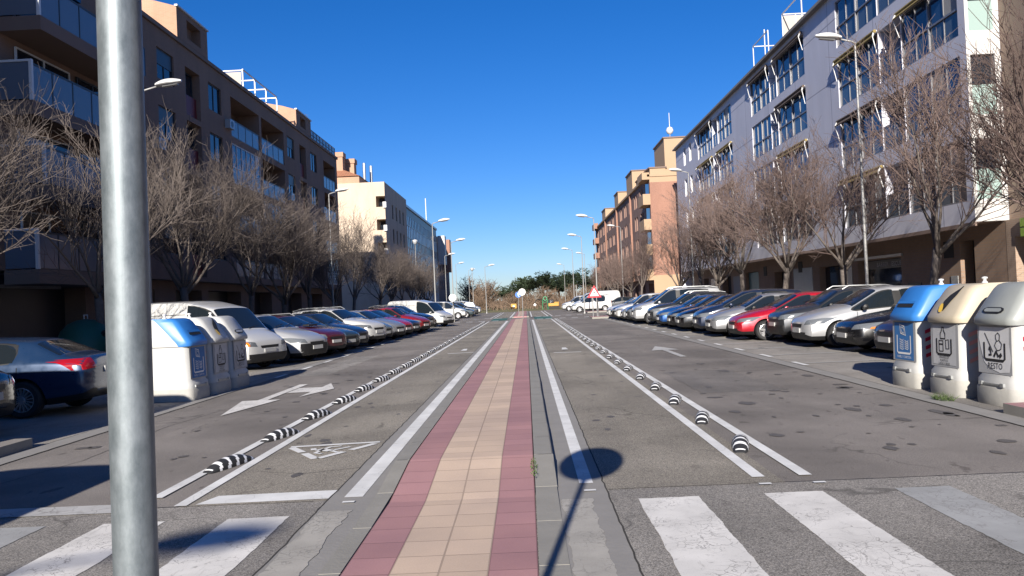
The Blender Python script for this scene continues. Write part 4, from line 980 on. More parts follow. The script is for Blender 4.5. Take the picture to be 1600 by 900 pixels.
def car_kit(k):
    if k in BODY: return BODY[k]
    D = make_body(k); S = D['S']; L, W = S['L'], S['W']; st = S['st']; P = D['parts'] = []
    def part(name, mb, mat, smooth=True, sub=None):
        mat = 'trim' if mat in ('mirror', 'handle') else mat
        P.append((name, mb.mesh(name, M[mat] if isinstance(mat, str) else mat, smooth=smooth, sharp=45), sub))
    z1 = st[1][2]; z2 = st[2][2]; hw = st[2][4]
    tall = k in ('van', 'minivan', 'smallvan')
    zl = z1-.07; zh = st[1][3]-.03
    for s in (1, -1):
        D.setdefault('head', []).append(decal(D, [(s*hw*.58, zl+.03), (s*(hw*.96), zl+.06), (s*(hw*.985), zh+.02), (s*hw*.64, zh-.045)], 'front', .007, 12, 5).mesh('headlight', M['lens'], smooth=True))
    part('grille', decal(D, [(-hw*.40, zl-.03), (hw*.40, zl-.03), (hw*.44, zl+.055), (-hw*.44, zl+.055)], 'front', .006, 10, 4), 'trim')
    part('lower_grille', decal(D, [(-hw*.6, .30), (hw*.6, .30), (hw*.66, .40), (-hw*.66, .40)], 'front', .006, 12, 3), 'trim')
    h = D['bvh'].ray_cast(Vector((9, 0, zl-.11)), Vector((-1, 0, 0)))[0]
    p = MB(); p.box(h.x-.02, h.x+.025, -.26, .26, zl-.165, zl-.055); part('number_plate', p, 'plate', False)
    hb = D['bvh'].ray_cast(Vector((-9, 0, .78 if k != 'van' else .7)), Vector((1, 0, 0)))[0]
    p = MB(); p.box(hb.x-.025, hb.x+.02, -.26, .26, hb.z-.055, hb.z+.055); part('number_plate', p, 'plate', False)
    zr = st[-3][2]
    for s in (1, -1):
        ww = st[-3][4]
        part('tail_light', decal(D, [(s*ww*.55, zr-.13), (s*ww*1.0, zr-.16), (s*ww*1.0, zr+.03), (s*ww*.60, zr+.05)] if k in ('sedan',) else [(s*ww*.72, zr-.12), (s*ww*.995, zr-.12), (s*ww*.96, zr+.30 if k != 'sedan' else zr), (s*ww*.80, zr+.28)], 'back', .007, 8, 8), 'redlens')
        # mirrors, door handles, seams and sills
        xm = L/2-st[4][0]-.28; zm = st[4][2]+.10; y = s*(st[4][4]*.97)
        q = MB(); q.lathe([(.001, -.10), (.075, -.085), (.10, 0), (.09, .09), (.001, .115)], 10, 'y'); q.v = [(xm+a*.75+.01, y+s*(.10)+b_*1.0, zm+c*.72) for a, b_, c in q.v]
        q.box(xm-.02, xm+.03, min(y, y+s*.06)-.02, max(y, y+s*.06), zm-.06, zm-.01); part('mirror', q, 'mirror')
        ax_ = 'left' if s > 0 else 'right'; sm = MB(); bx = L/2-st[6][0]-.05
        doors = [L/2-st[4][0]-.12, bx] + ([L/2-st[8][0]-.05] if k != 'van' else [])
        zs_ = lambda x: st[6][2]-.03
        for xd in doors:
            d = decal(D, [(xd-.007, .34), (xd+.007, .34), (xd+.007, zs_(xd)), (xd-.007, zs_(xd))], ax_, .003, 1, 8); sm.add(d.v, d.f)
        d = decal(D, [(doors[-1], .335), (doors[0], .335), (doors[0], .349), (doors[-1], .349)], ax_, .003, 14, 1); sm.add(d.v, d.f)
        if k in ('van', 'smallvan', 'minivan'):
            d = decal(D, [(doors[-1]-.9, .9), (doors[-1], .9), (doors[-1], .93), (doors[-1]-.9, .93)], ax_, .003, 8, 1); sm.add(d.v, d.f)
        if k == 'van':
            for zz in (1.0, 1.95): d = decal(D, [(-L/2+.3, zz), (doors[-1], zz), (doors[-1], zz+.018), (-L/2+.3, zz+.018)], ax_, .003, 10, 1); sm.add(d.v, d.f)
            for xx in (bx-1.25,): d = decal(D, [(xx-.008, .4), (xx+.008, .4), (xx+.008, 2.1), (xx-.008, 2.1)], ax_, .003, 1, 10); sm.add(d.v, d.f)
        part('door_seams', sm, 'arch', False)
        hn = MB()
        for xd in doors[1:]:
            hh = D['bvh'].ray_cast(Vector((xd+.16, s*9, st[6][2]-.14)), Vector((0, -s, 0)))[0]
            if hh: hn.box(xd+.08, xd+.26, hh.y-.01 if s > 0 else hh.y-.03, hh.y+.03 if s > 0 else hh.y+.01, hh.z-.015, hh.z+.018)
        part('door_handle', hn, 'handle', False)
        part('sill', decal(D, [(L/2-S['wb'][1]+S['rw']+.12, .22), (L/2-S['wb'][0]-S['rw']-.12, .22), (L/2-S['wb'][0]-S['rw']-.12, .31), (L/2-S['wb'][1]+S['rw']+.12, .31)], ax_, .006, 12, 2), 'trim')
        # pillar between the side windows
        if k != 'van':
            xb0, xb1 = L/2-st[7][0]+.0, L/2-st[6][0]
            part('door_pillar', decal(D, [(xb0-.05, st[6][2]+.04), (xb1+.05, st[6][2]+.04), (xb1+.05, st[6][3]-.13), (xb0-.05, st[6][3]-.13)], ax_, .004, 3, 6), 'trim')
    wz = st[4][3]
    wp = MB()
    for y0, y1 in ((-.55, .05), (-.02, .6)): wp.tube([(L/2-st[4][0]-.0, y0, wz+.045), (L/2-st[4][0]-.14, y1, wz+.125)], .011, 4)
    part('wiper', wp, 'trim')
    if k in ('suv', 'minivan'):
        for s in (1, -1):
            q = MB(); hr = st[6][5]-.02; q.tube([(L/2-st[5][0]-.1, s*hr, st[5][3]+.0), (L/2-st[5][0]-.3, s*hr, st[6][3]+.045), (L/2-st[8][0], s*hr, st[8][3]+.05), (L/2-st[9][0]+.05, s*hr, st[9][3]-.0)], .02, 6); part('roof_rail', q, 'steel')
    BODY[k] = D; return D
def car(name, k, paint, loc, rz, label, cat='car', rim='five', scale=(1, 1, 1), lens='lens', group=None, trimbody=False, wheelcol=None, mirror=None, indicator=False, bump=None):
    D = car_kit(k); S = D['S']; L, W = S['L'], S['W']
    t = thing(name, label, cat, (loc[0], loc[1], loc[2] if len(loc) > 2 else .005), rz, group); t.scale = scale
    bm_ = D['body'].copy()
    for q in (PAINT[paint], M['dark'], M['dark'], M['dark'], M['dark'], M['arch'], M['trim']): bm_.materials.append(q)
    mobj('body', bm_, t)
    for nm, key in (('windscreen', 'ws'), ('rear_window', 'rear'), ('side_window', 'side')):
        for me in D[key]:
            if not me.materials: me.materials.append(M['carglass'])
            for p_ in me.polygons: p_.material_index = 0
            mobj(nm, me, t)
    for me in D['head']:
        if lens != 'lens': me = me.copy(); me.materials[0] = M[lens]
        mobj('headlight', me, t)
    for nm, me, _ in D['parts']:
        if nm in ('mirror', 'door_handle'):
            if not me.polygons: continue
            me = me.copy(); me.materials[0] = PAINT[paint] if (nm == 'mirror' and not mirror) or nm == 'door_handle' else M['trim']
        if me.polygons: mobj(nm, me, t)
    if bump == 'black':
        d = decal(D, [(-.84, .26), (.84, .26), (.86, .56), (-.86, .56)], 'front', .009, 16, 4); d.build('bumper', M['trim'], t, smooth=True)
    if indicator:
        hw = S['st'][2][4]; zl = S['st'][1][2]-.07
        for s in (1, -1): decal(D, [(s*hw*(.86 if k == 'van' else .93), zl+.05), (s*hw*.975, zl+.06), (s*hw*.98, zl+.10 if k != 'van' else zl+.2), (s*hw*(.86 if k == 'van' else .93), zl+.09 if k != 'van' else zl+.18)], 'front', .012, 6, 4).build('indicator', M['orange'], t, smooth=True)
    if trimbody:
        for wx in S['wb']:
            for s in (1, -1):
                q = MB(); rr = S['rw']+.055; n = 18
                for i in range(n):
                    a, c = math.pi*(i/n)*1.16-.25, math.pi*((i+1)/n)*1.16-.25; y0, y1 = s*(W/2-.06), s*(W/2+.015)
                    o_ = lambda r_, g_, y_: (L/2-wx+r_*math.cos(g_), y_, S['rw']+r_*math.sin(g_))
                    q.quad(o_(rr, a, y1), o_(rr, c, y1), o_(rr+.07, c, y1), o_(rr+.07, a, y1)); q.quad(o_(rr+.07, a, y1), o_(rr+.07, c, y1), o_(rr+.07, c, y0), o_(rr+.07, a, y0)); q.quad(o_(rr, a, y1), o_(rr, c, y1), o_(rr, c, y0), o_(rr, a, y0))
                q.build('wheel_arch_trim', M['trim'], t)
    key = (S['rw'], rim)
    if key not in WH: WH[key] = wheel_meshes(*key)
    tm, rm, km = WH[key]
    rg = random.Random(hash(label) % 999)
    for wx in S['wb']:
        for s in (1, -1):
            w = mobj('wheel', tm, t, (L/2-wx, s*(W/2-.115), S['rw']), (0, rg.uniform(0, 3), 0 if s > 0 else math.pi))
            mobj('rim', rm, w); mobj('hub', km, w)
    return t
GR, GL = 'cars parked nose out along the right side', 'cars parked nose out along the left side'
rg = random.Random(5)
PI = math.pi
right_cars = [  # style, paint, y, nose x, label, options
    ('hatch', 'darkpurple', 17.45, 6.5, 'dark purple car mostly hidden behind the blue lidded bin on the right', dict()),
    ('sedan', 'black', 20.05, 6.75, 'black saloon with an orange indicator parked beside the blue lidded bin', dict(rim='ten', indicator='sedan')),
    ('hatch', 'pearl', 22.35, 6.55, 'silver white hatchback between the black saloon and the dark grey crossover', dict(rim='ten', scale=(1.03, 1, 1.06), mirror=1)),
    ('suv', 'grey', 24.75, 6.75, 'dark grey crossover with black wheel arches beside the bright red hatchback', dict(trimbody=True, scale=(.95, .97, .96), mirror=1, bump='black')),
    ('hatch', 'red', 26.75, 6.15, 'bright red hatchback with five spoke alloy wheels on the right', dict(rim='five', scale=(1.05, 1, 1.0))),
    ('hatch', 'silver', 29.3, 5.95, 'small silver hatchback just beyond the bright red one', dict(rim='five', scale=(.98, .97, 1.0), mirror=1)),
    ('mpv', 'navy', 31.75, 6.0, 'tall dark navy people carrier beyond the small silver hatchback', dict(rim='ten', scale=(1, 1, 1.0))),
    ('hatch', 'black', 34.3, 5.8, 'black hatchback with silver wheel covers on the right', dict(rim='cap', mirror=1)),
    ('hatch', 'black', 36.75, 5.85, 'second black hatchback, between the one with wheel covers and the blue one', dict(rim='ten')),
    ('hatch', 'blue', 39.2, 5.75, 'blue hatchback half hidden behind two black ones on the right', dict(rim='five')),
    ('suv', 'grey', 41.7, 5.7, 'charcoal sport utility car with pale roof rails beyond the blue hatchback', dict(rim='five')),
    ('minivan', 'pearl', 44.9, 5.3, 'large silver people carrier with a long dark side window', dict(rim='five')),
    ('mpv', 'grey', 47.7, 5.3, 'grey people carrier just beyond the large silver people carrier', dict()),
    ('hatch', 'silver', 50.2, 5.3, 'silver hatchback in the far part of the right row before the white one', dict()),
    ('smallvan', 'white', 52.7, 5.2, 'white small van in the far part of the right row', dict(scale=(1, 1, .93))),
    ('hatch', 'black', 55.3, 5.2, 'farthest black car of the right row', dict()),
    ('hatch', 'white', 57.8, 5.2, 'white hatchback last in the right row by the pedestrian warning sign', dict()),
]
for k, p, y, nx, lb, op in right_cars:
    op = dict(op); L = STY[k]['L']*op.get('scale', (1,))[0]
    nx += .45+max(0, 27-y)*.058
    car('parked_car' if k not in ('smallvan',) else 'parked_van', k, p, (nx+L/2, y), PI+R(rg.uniform(-1.2, 1.2)), lb, 'van' if k == 'smallvan' else 'car', group=GR, **op)
left_cars = [
    ('van', 'white', 23.2, -6.6, 'old white panel van with orange indicators beside the white bins on the left', dict(rim='cap', indicator=True, bump='black', scale=(.84, 1, .83))),
    ('hatch', 'pearl', 25.7, -5.95, 'silver white hatchback beside the old white panel van', dict(bump='black', scale=(1, 1, 1.04))),
    ('suv', 'maroon', 27.9, -5.9, 'maroon estate car with a bonnet scoop on the left', dict(scale=(1.04, .97, .9))),
    ('sedan', 'teal', 29.8, -5.85, 'dark teal saloon with bright headlamps on the left', dict(scale=(1, 1, 1.02))),
    ('hatch', 'navy', 32.2, -6.0, 'dark blue hatchback low between the teal saloon and the white sport utility car', dict()),
    ('suv', 'white', 34.4, -5.75, 'white sport utility car with a black grille on the left', dict(lens='lens_d')),
    ('hatch', 'greygreen', 37.0, -5.9, 'grey green hatchback beyond the white sport utility car', dict()),
    ('hatch', 'silver', 39.3, -5.7, 'silver hatchback next to the bright red car on the left', dict()),
    ('hatch', 'red', 41.6, -5.7, 'red hatchback in the middle of the left row', dict()),
    ('sedan', 'navy', 44.1, -5.7, 'dark navy saloon beyond the red hatchback on the left', dict()),
    ('hatch', 'darkred', 46.6, -5.5, 'dark red hatchback with bright headlamps in the far left row', dict(scale=(1, 1, 1.04))),
    ('suv', 'black', 49.2, -5.6, 'black tall car beyond the dark red hatchback', dict()),
    ('sedan', 'grey', 51.8, -5.8, 'grey car hidden in front of the far white panel van', dict()),
    ('van', 'white', 57.0, -5.35, 'newer white panel van with a black bumper at the far end of the left row', dict(bump='black', lens='lens', scale=(.84, 1, .80))),
]
for k, p, y, nx, lb, op in left_cars:
    op = dict(op); L = STY[k]['L']*op.get('scale', (1,))[0]
    nx -= .6*max(0, 57-y)/33; lt = 19+rg.uniform(-1.5, 1.5)
    c = car('parked_van' if k == 'van' else 'parked_car', k, p, (nx-L/2*math.cos(R(lt)), y+L/2*math.sin(R(lt))-.35), R(-lt), lb, 'van' if k == 'van' else 'car', group=GL, **op)
    if p == 'maroon':
        s_ = MB(); s_.box(1.05, 1.3, -.26, .26, 1.17, 1.24); bevel_m = bevel(s_.mesh('bonnet_scoop', M['trim']), .025); mobj('bonnet_scoop', bevel_m, c)
# blue coupe seen from behind at the left edge, its neighbour, and vans outside the picture
car('parked_car', 'sedan', 'coupe', (-7.45-2.39, 14.55), PI, 'shaded blue coupe with a red tail lamp parked nose in at the left edge', rim='multi', scale=(1, 1, .96))
car('parked_car', 'suv', 'black', (-7.6-2.2, 11.4), R(1), 'black car just cut off by the left edge of the picture', rim='ten', trimbody=True)
car('parked_van', 'van', 'white', (-5.95, 1.3), R(-90), 'white panel van on the near left lane outside the picture', 'van', rim='cap', scale=(.9, 1, .95))
car('parked_van', 'van', 'silver', (-7.0-2.68, 9.1), PI, 'unseen silver panel van added on the left to shade the blue coupe', 'van', rim='cap', scale=(1, 1, .98))  # out of view, added and sized for its shade on the coupe
# far vans and cars beyond the side streets
for k, p, x, y, rz, lb, nm in (
    ('smallvan', 'white', 6.9, 87.3, PI, 'white small van with dark windows beyond the pedestrian sign', 'van'), ('hatch', 'grey', 10.2, 90.5, PI, 'dark hatchback behind the far white small van', 'car'),
    ('van', 'white', 7.9, 92.4, PI, 'tall white panel van behind the far white small van', 'van'), ('smallvan', 'white', 6.4, 99.5, PI, 'white van farthest along the right side', 'van'),
    ('smallvan', 'white', -8.2, 83.0, 0, 'white small van with dark rear side window beyond the left side street', 'van'), ('hatch', 'navy', -9.9, 80.3, 0, 'dark car in front of the far white small van on the left', 'car'),
    ('hatch', 'teal', -7.6, 87.0, 0, 'dark teal hatchback beyond the far white small van on the left', 'car'), ('suv', 'grey', -7.6, 92.0, 0, 'dark tall car farthest along the left side', 'car'), ('smallvan', 'white', -8.0, 106, 0, 'tiny white van at the far end of the left side', 'van')):
    car('parked_'+nm, k, p, (x, y), rz, lb, nm, scale=(1, 1, .92) if k == 'van' else (1, 1, 1))
# ------------------------------------------------------------------ recycling containers
lid_blue, lid_cream, lid_grey = plain('blue plastic lid', (.03, .165, .47), .4, 0, .12, 4), plain('cream plastic lid', (.43, .375, .28), .45, 0, .12, 4), plain('grey plastic lid', (.27, .285, .27), .45, 0, .14, 4)
shell_w, skirt = plain('white plastic shell', (.42, .42, .405), .5, 0, .16, 3), plain('dirty grey skirt', (.36, .35, .32), .8, 0, .25, 5, .2)
front_g, pst_grey, pst_blue, pst_white = plain('grey front panel', (.34, .345, .355), .55, 0, .1, 4), plain('grey poster', (.46, .465, .475), .6, 0, .1, 5), plain('blue poster', (.035, .15, .38), .6, 0, .15, 5), plain('worn white poster', (.62, .62, .62), .6, 0, .15, 6)
stripe_r, stripe_p = plain('red reflective stripe', (.42, .012, .04), .4, 0, .1), plain('faded red stripe', (.72, .33, .28), .5, 0, .15)
def x_right(loc): return loc[0] > 0
def container(label, loc, rz, lid, poster, group, shell=None, w=.82, d=1.25):
    """lateral face at local +x, width along y"""
    t = thing('recycling_container', label, 'container', loc, rz, group)
    def ring(z, f, bk, hw, ch, sp):              # f/bk front and back set-back, ch corner chamfer, sp split depth
        xf, xb = d/2-f, -d/2+bk; xs = max(min(d/2-sp, xf-ch-.01), xb+ch+.01)
        h = [(xf, 0), (xf, hw-ch), (xf-ch*.35, hw-ch*.35), (xf-ch, hw), (xs, hw), (xb+ch, hw), (xb+ch*.35, hw-ch*.35), (xb, hw-ch), (xb, 0)]
        return [(x, y, z) for x, y in h] + [(x, -y, z) for x, y in reversed(h[1:-1])]
    hw = w/2
    def loft(rs, cols, cap=False, mi=0):
        mb = MB(); n = len(rs[0])
        for a, b in zip(rs, rs[1:]):
            for j in range(n):
                k = (j+1) % n
                front = j in (0, 1, 2, 3, n-1, n-2, n-3, n-4)
                mb.quad(a[j], a[k], b[k], b[j], cols(front))
        if cap: 
            r = rs[-1]; mb.add([r[j] for j in (0, 1, 2, 3, 4, n-4, n-3, n-2, n-1)], [tuple(range(9))], cols(True)); mb.add([r[j] for j in (4, 5, 6, 7, 8, 9, 10, 11, 12)], [tuple(range(9))], cols(False))
        return mb
    sk = loft([ring(z, f, f, hw-f*.6, .10, .5) for z, f in ((0, -.01), (.04, -.016), (.21, -.016), (.235, -.006), (.235, .03))], lambda fr: 0, True)
    sk.build('skirt', skirt, t, smooth=True, sharp=35, fix=True)
    bd = loft([ring(z, f, f, hw-f*.6, .11, .5) for z, f in ((.235, -.005), (.33, .0), (.38, .035), (1.03, .05))], lambda fr: 0, True)
    bd.build('body', shell or shell_w, t, smooth=True, sharp=35, fix=True)
    lr = [(1.03, .0, .02, .22), (1.05, -.014, .02, .23), (1.11, -.010, .03, .27), (1.15, .018, .05, .31), (1.27, .095, .10, .42), (1.39, .175, .16, .54), (1.49, .245, .22, .64), (1.54, .30, .27, .70), (1.56, .37, .33, .76), (1.565, .42, .38, .80)]
    ld = loft([ring(z, f, b, hw-.0-max(0, z-1.2)*.16, .10, sp) for z, f, b, sp in lr], lambda fr: 0 if fr else 1, True)
    ld.build('lid', [lid, shell or shell_w], t, smooth=True, sharp=40, fix=True)
    kx = (hw-.06)/.385; F = lambda off: (lambda u, v: (d/2-.035-(v-.38)*.023+off, u*kx, v))
    pn = MB(); f0 = F(.004); pn.quad(f0(-.38, .40), f0(.38, .40), f0(.38, 1.02), f0(-.38, 1.02)); pn.build('front_panel', front_g, t)
    st = MB(); st.box(d/2+.0, d/2+.02, -hw*.62, hw*.5, .262, .282); st.box(d/2+.0, d/2+.028, -hw*.66, -hw*.5, .25, .295); st.box(d/2+.0, d/2+.028, hw*.42, hw*.58, .25, .295); st.build('hinge_bar', M['steel'], t)
    S = lambda z: next((lr[i][1]+(lr[i+1][1]-lr[i][1])*(z-lr[i][0])/(lr[i+1][0]-lr[i][0]) for i in range(len(lr)-1) if lr[i][0] <= z <= lr[i+1][0]))
    G = lambda off: (lambda u, v: (d/2-S(v)+off, u*kx, v+off*.5))
    def blob(pts, off, mat, name):               # outline on the sloping hood, cut into strips so it follows the curve
        mb = MB(); g = G(off)
        for i in range(len(pts)-1):
            (z0, a0, b0), (z1, a1, b1) = pts[i], pts[i+1]; mb.quad(g(a0, z0), g(b0, z0), g(b1, z1), g(a1, z1))
        mb.build(name, mat, t)
    ink = MB(); I = F(.012)
    def L_(pts, wd=.022, cl=False): ribbon(ink, pts, wd, I, cl)
    if poster == 'paper':
        blob([(1.235, -.26, .26), (1.26, -.26, .26), (1.285, -.25, .25)], .008, M['dark'], 'paper_slot'); blob([(1.29, -.28, .28), (1.31, -.28, .28), (1.325, -.27, .27)], .012, lid, 'slot_hood')
        p = MB(); f = F(.008); p.quad(f(-.31, .42), f(.31, .42), f(.31, 1.0), f(-.31, 1.0)); p.build('poster', pst_blue, t)
        L_([(-.22, .80), (-.22, .54), (-.19, .52), (.19, .52), (.22, .54), (.22, .80)], .03); L_([(-.13, .97), (.02, .94), (.07, .80), (-.1, .83)], .02, True); L_([(-.09, .93), (.0, .91), (.03, .83), (-.06, .85)], .014, True)
        for k in range(5): L_([(-.14, .60+.035*k), (-.04, .575+.035*k), (-.01, .60+.035*k)], .012); L_([(.03, .60+.03*k), (.12, .58+.03*k), (.15, .61+.03*k)], .012)
        txt = text_mb('PAPEL Y CARTÓN', .038, lambda u, v: I(u*1.05, v+.445)); ink.add(txt.v, txt.f); inkm = M['lens_w']
    elif poster == 'plastic':
        blob([(1.20, -.03, .02), (1.25, -.09, .05), (1.33, -.10, .09), (1.41, -.03, .15), (1.46, .06, .17), (1.50, .13, .18), (1.53, .15, .18)], .010, M['dark'], 'bottle_opening'); blob([(1.17, -.07, -.02), (1.20, -.11, .0), (1.25, -.13, -.03), (1.29, -.12, -.07)], .016, plain('yellow rim', (.75, .48, .05), .5), 'yellow_rim')
        p = MB(); f = F(.008); p.quad(f(-.32, .43), f(.32, .43), f(.32, 1.0), f(-.32, 1.0)); p.build('poster', pst_grey, t)
        L_([(-.2, .80), (-.2, .60), (-.16, .575), (.16, .575), (.2, .60), (.2, .80)], .035); L_([(-.05, .92), (-.09, .87), (-.09, .80), (.04, .80), (.04, .87), (.0, .92), (.0, .96), (-.05, .96)], .02, True); L_([(-.13, .77), (-.02, .77), (-.02, .62), (-.13, .62)], .02, True); L_([(-.13, .72), (-.02, .72)], .02); L_([(.05, .78), (.13, .79), (.14, .66), (.06, .66)], .018, True)
        for k, s_ in enumerate(('ENVASES DE', 'PLÁSTICO,', 'LATAS Y BRIKS')): tx = text_mb(s_, .033, lambda u, v, k=k: I(u, v+.52-.045*k)); ink.add(tx.v, tx.f)
        inkm = M['ink']
    else:
        blob([(1.175, -.15, .15), (1.19, -.22, .22), (1.21, -.24, .24), (1.235, -.22, .22), (1.25, -.15, .15)], .010, M['ink'], 'handle'); blob([(1.192, -.16, .16), (1.205, -.19, .19), (1.22, -.19, .19), (1.235, -.16, .16)], .016, lid, 'handle_inner')
        p = MB(); f = F(.008); pts = [(-.33, 1.0), (.34, 1.0), (.33, .8), (.37, .6), (.33, .44), (.12, .42), (-.12, .47), (-.24, .55), (-.30, .7), (-.35, .85)]; p.add([f(*q) for q in pts], [tuple(range(len(pts)))]); p.build('poster', pst_white if rz > 1 else pst_grey, t)
        L_([(-.22, .80), (-.22, .60), (-.18, .575), (.2, .575), (.24, .60), (.24, .80)], .035)
        L_([(-.2, .92), (-.02, .68)], .014); L_([(-.12, .64), (-.06, .64), (-.08, .70), (-.10, .74), (-.11, .70)], .03); L_([(.0, .62), (.05, .69), (.1, .62)], .04); L_([(.12, .62), (.17, .66)], .05)
        L_([(.05, .90), (.10, .93), (.14, .90), (.13, .84), (.08, .82), (.05, .85)], .014, True); L_([(.06, .82), (.02, .76), (.08, .70), (.16, .72), (.18, .79), (.13, .83)], .014)
        tx = text_mb('RESTO', .078, lambda u, v: I(u+.02, v+.465)); ink.add(tx.v, tx.f); inkm = M['ink']
    ink.build('drawing', inkm, t)
    for s in ((1, -1) if x_right(loc) or poster == 'plastic' else ()):                            # slanted reflective stripes on both flanks
        q = MB(); y = s*(hw-.022)
        for k in range(4): z = .47+.12*k; q.quad((d/2-.16, y+s*.006, z), (d/2-.16, y+s*.006, z+.055), (d/2-.29, y+s*.006, z+.105), (d/2-.29, y+s*.006, z+.05))
        q.build('warning_stripes', stripe_p if poster == 'plastic' else stripe_r, t)
        sh = MB()
    for y in (-.0,):
        for x in (-.05,):
            q = MB(); q.lathe([(.045, 1.56), (.035, 1.585), (.022, 1.595), (.022, 1.62), (.04, 1.63), (.04, 1.65), (.001, 1.66)], 12, 'z', (x, y, 0)); q.build('lifting_knob', M['white_metal'], t, smooth=True, sharp=40)
    return t
GC, GD = 'recycling containers on the right kerb', 'recycling containers on the left kerb'
for lb, x, y, lid, po in (('white container with a blue lid and blue paper poster, on the right', 6.46, 12.95, lid_blue, 'paper'), ('white container with a cream lid and black bottle shaped opening, on the right', 6.5, 11.80, lid_cream, 'plastic'), ('grey lidded container with a torn RESTO poster at the right edge', 6.56, 10.66, lid_grey, 'rest')):
    container(lb, (x+.0, y, .006), PI+R(3), lid, po, GC)
for lb, x, y, lid, po in (('white container with a sunlit blue lid beside the metal pole, on the left', -6.95, 15.72, lid_blue, 'paper'), ('white container with a bottle poster between two others, on the left', -6.93, 16.84, shell_w, 'plastic'), ('white container with a grey RESTO poster next to the old white van', -6.9, 17.9, shell_w, 'rest')):
    container(lb, (x, y, .006), R(-2), lid, po, GD, w=.86)
# igloo shaped bottle bank in the shade
t = thing('bottle_bank', 'dark green rounded bottle bank in the shade behind the metal pole', 'container', (-13.35, 24.6, .14))
ig = plain('dark green plastic', (.012, .085, .055), .5, 0, .1)
q = MB(); q.lathe([(.82, 0), (.86, .08), (.86, .5), (.82, .85), (.70, 1.15), (.50, 1.36), (.25, 1.47), (.001, 1.5)], 24); q.build('body', ig, t, smooth=True, sharp=50)
q = MB(); q.tube([(.66, -.25, 1.05), (.74, -.27, 1.03)], .11, 14); q.build('bottle_hole', M['dark'], t); q = MB(); q.tube([(0, -.1, 1.5), (0, -.1, 1.62), (0, .1, 1.62), (0, .1, 1.5)], .02, 6); q.build('lifting_ring', M['steel'], t)
# ------------------------------------------------------------------ rubber lane separators
def separator_mesh():
    mb = MB(); n = 44; L, W, H = .80, .175, .105; m_ = 12; rows = []
    for i in range(n+1):
        u = i/n; y = (u-.5)*L; e = max(0, 1-abs(2*u-1)**2.2); hh = H*(.08+.92*e**.95); ww = W/2*(.55+.45*e**.5)
        rows.append([(ww*math.cos(math.pi*k/m_), y + .06*math.sin(math.pi*k/m_)*(0.0), hh*math.sin(math.pi*k/m_)**.8) for k in range(m_+1)])
    for i in range(n):
        for k in range(m_):
            # bands bend over the back like chevrons
            f = (i+.5)/n; c = abs((k+.5)/m_-.5)*2; v = (f+.05*(c**2))*5.6 % 1
            mb.quad(rows[i][k], rows[i][k+1], rows[i+1][k+1], rows[i+1][k], 1 if .08 < v < .40 and .04 < f < .96 else 0)
    for r, o in ((rows[0], 1), (rows[-1], -1)): mb.add(r, [tuple(range(len(r)))], 0)
    return mb.mesh('lane_separator', [M['rubber'], M['rubber_w']], smooth=True, sharp=50)
sm_ = separator_mesh()
for side, x0, y0, st in (('right', 2.16, 8.62, 1.86), ('left', -3.23, 8.70, 1.83)):
    for i in range(30):
        o = mobj('lane_separator', sm_, None, (x0+rg.uniform(-.012, .012), y0+st*i, .004), (0, 0, R(-14+rg.uniform(-1.5, 1.5))))
        nth = ('nearest', 'second', 'third', 'fourth', 'fifth', 'sixth', 'seventh', 'eighth', 'ninth', 'tenth')
        tag(o, ('%s striped rubber lane separator counted from the crossing in the %s double line' % (nth[i], side)) if i < 10 else 'small far striped rubber lane separator in the %s double line' % side, 'lane separator', 'rubber lane separators in the %s double line' % side)
# ------------------------------------------------------------------ foreground round sign on its pole (the disc is above the frame, its shadow on the road)
t = thing('sign_pole', 'thick brushed galvanised steel pole in the left foreground, casting a round sign shadow', 'pole', (-.5415, 1.08, .012)); t.rotation_euler = (0, R(.45), 0)
q = MB(); q.tube([(0, 0, 0), (0, 0, 3.12)], .0278, 40); q.build('pole', M['galv'], t, smooth=True, sharp=40)
q = MB(); q.lathe([(.001, 0), (.31, 0), (.315, .004), (.315, .02), (.31, .024), (.001, .024)], 40, 'y', (0, -.062, 2.84)); q.build('sign_disc', M['steel'], t, smooth=True, sharp=40)
q = MB(); q.box(-.04, .04, -.045, .035, 2.70, 2.74); q.box(-.04, .04, -.045, .035, 2.94, 2.98); q.build('bracket', M['steel'], t)
q = MB(); q.lathe([(.001, 0), (.06, 0), (.06, .01), (.035, .03), (.031, .03)], 20); q.build('base_collar', M['steel'], t)
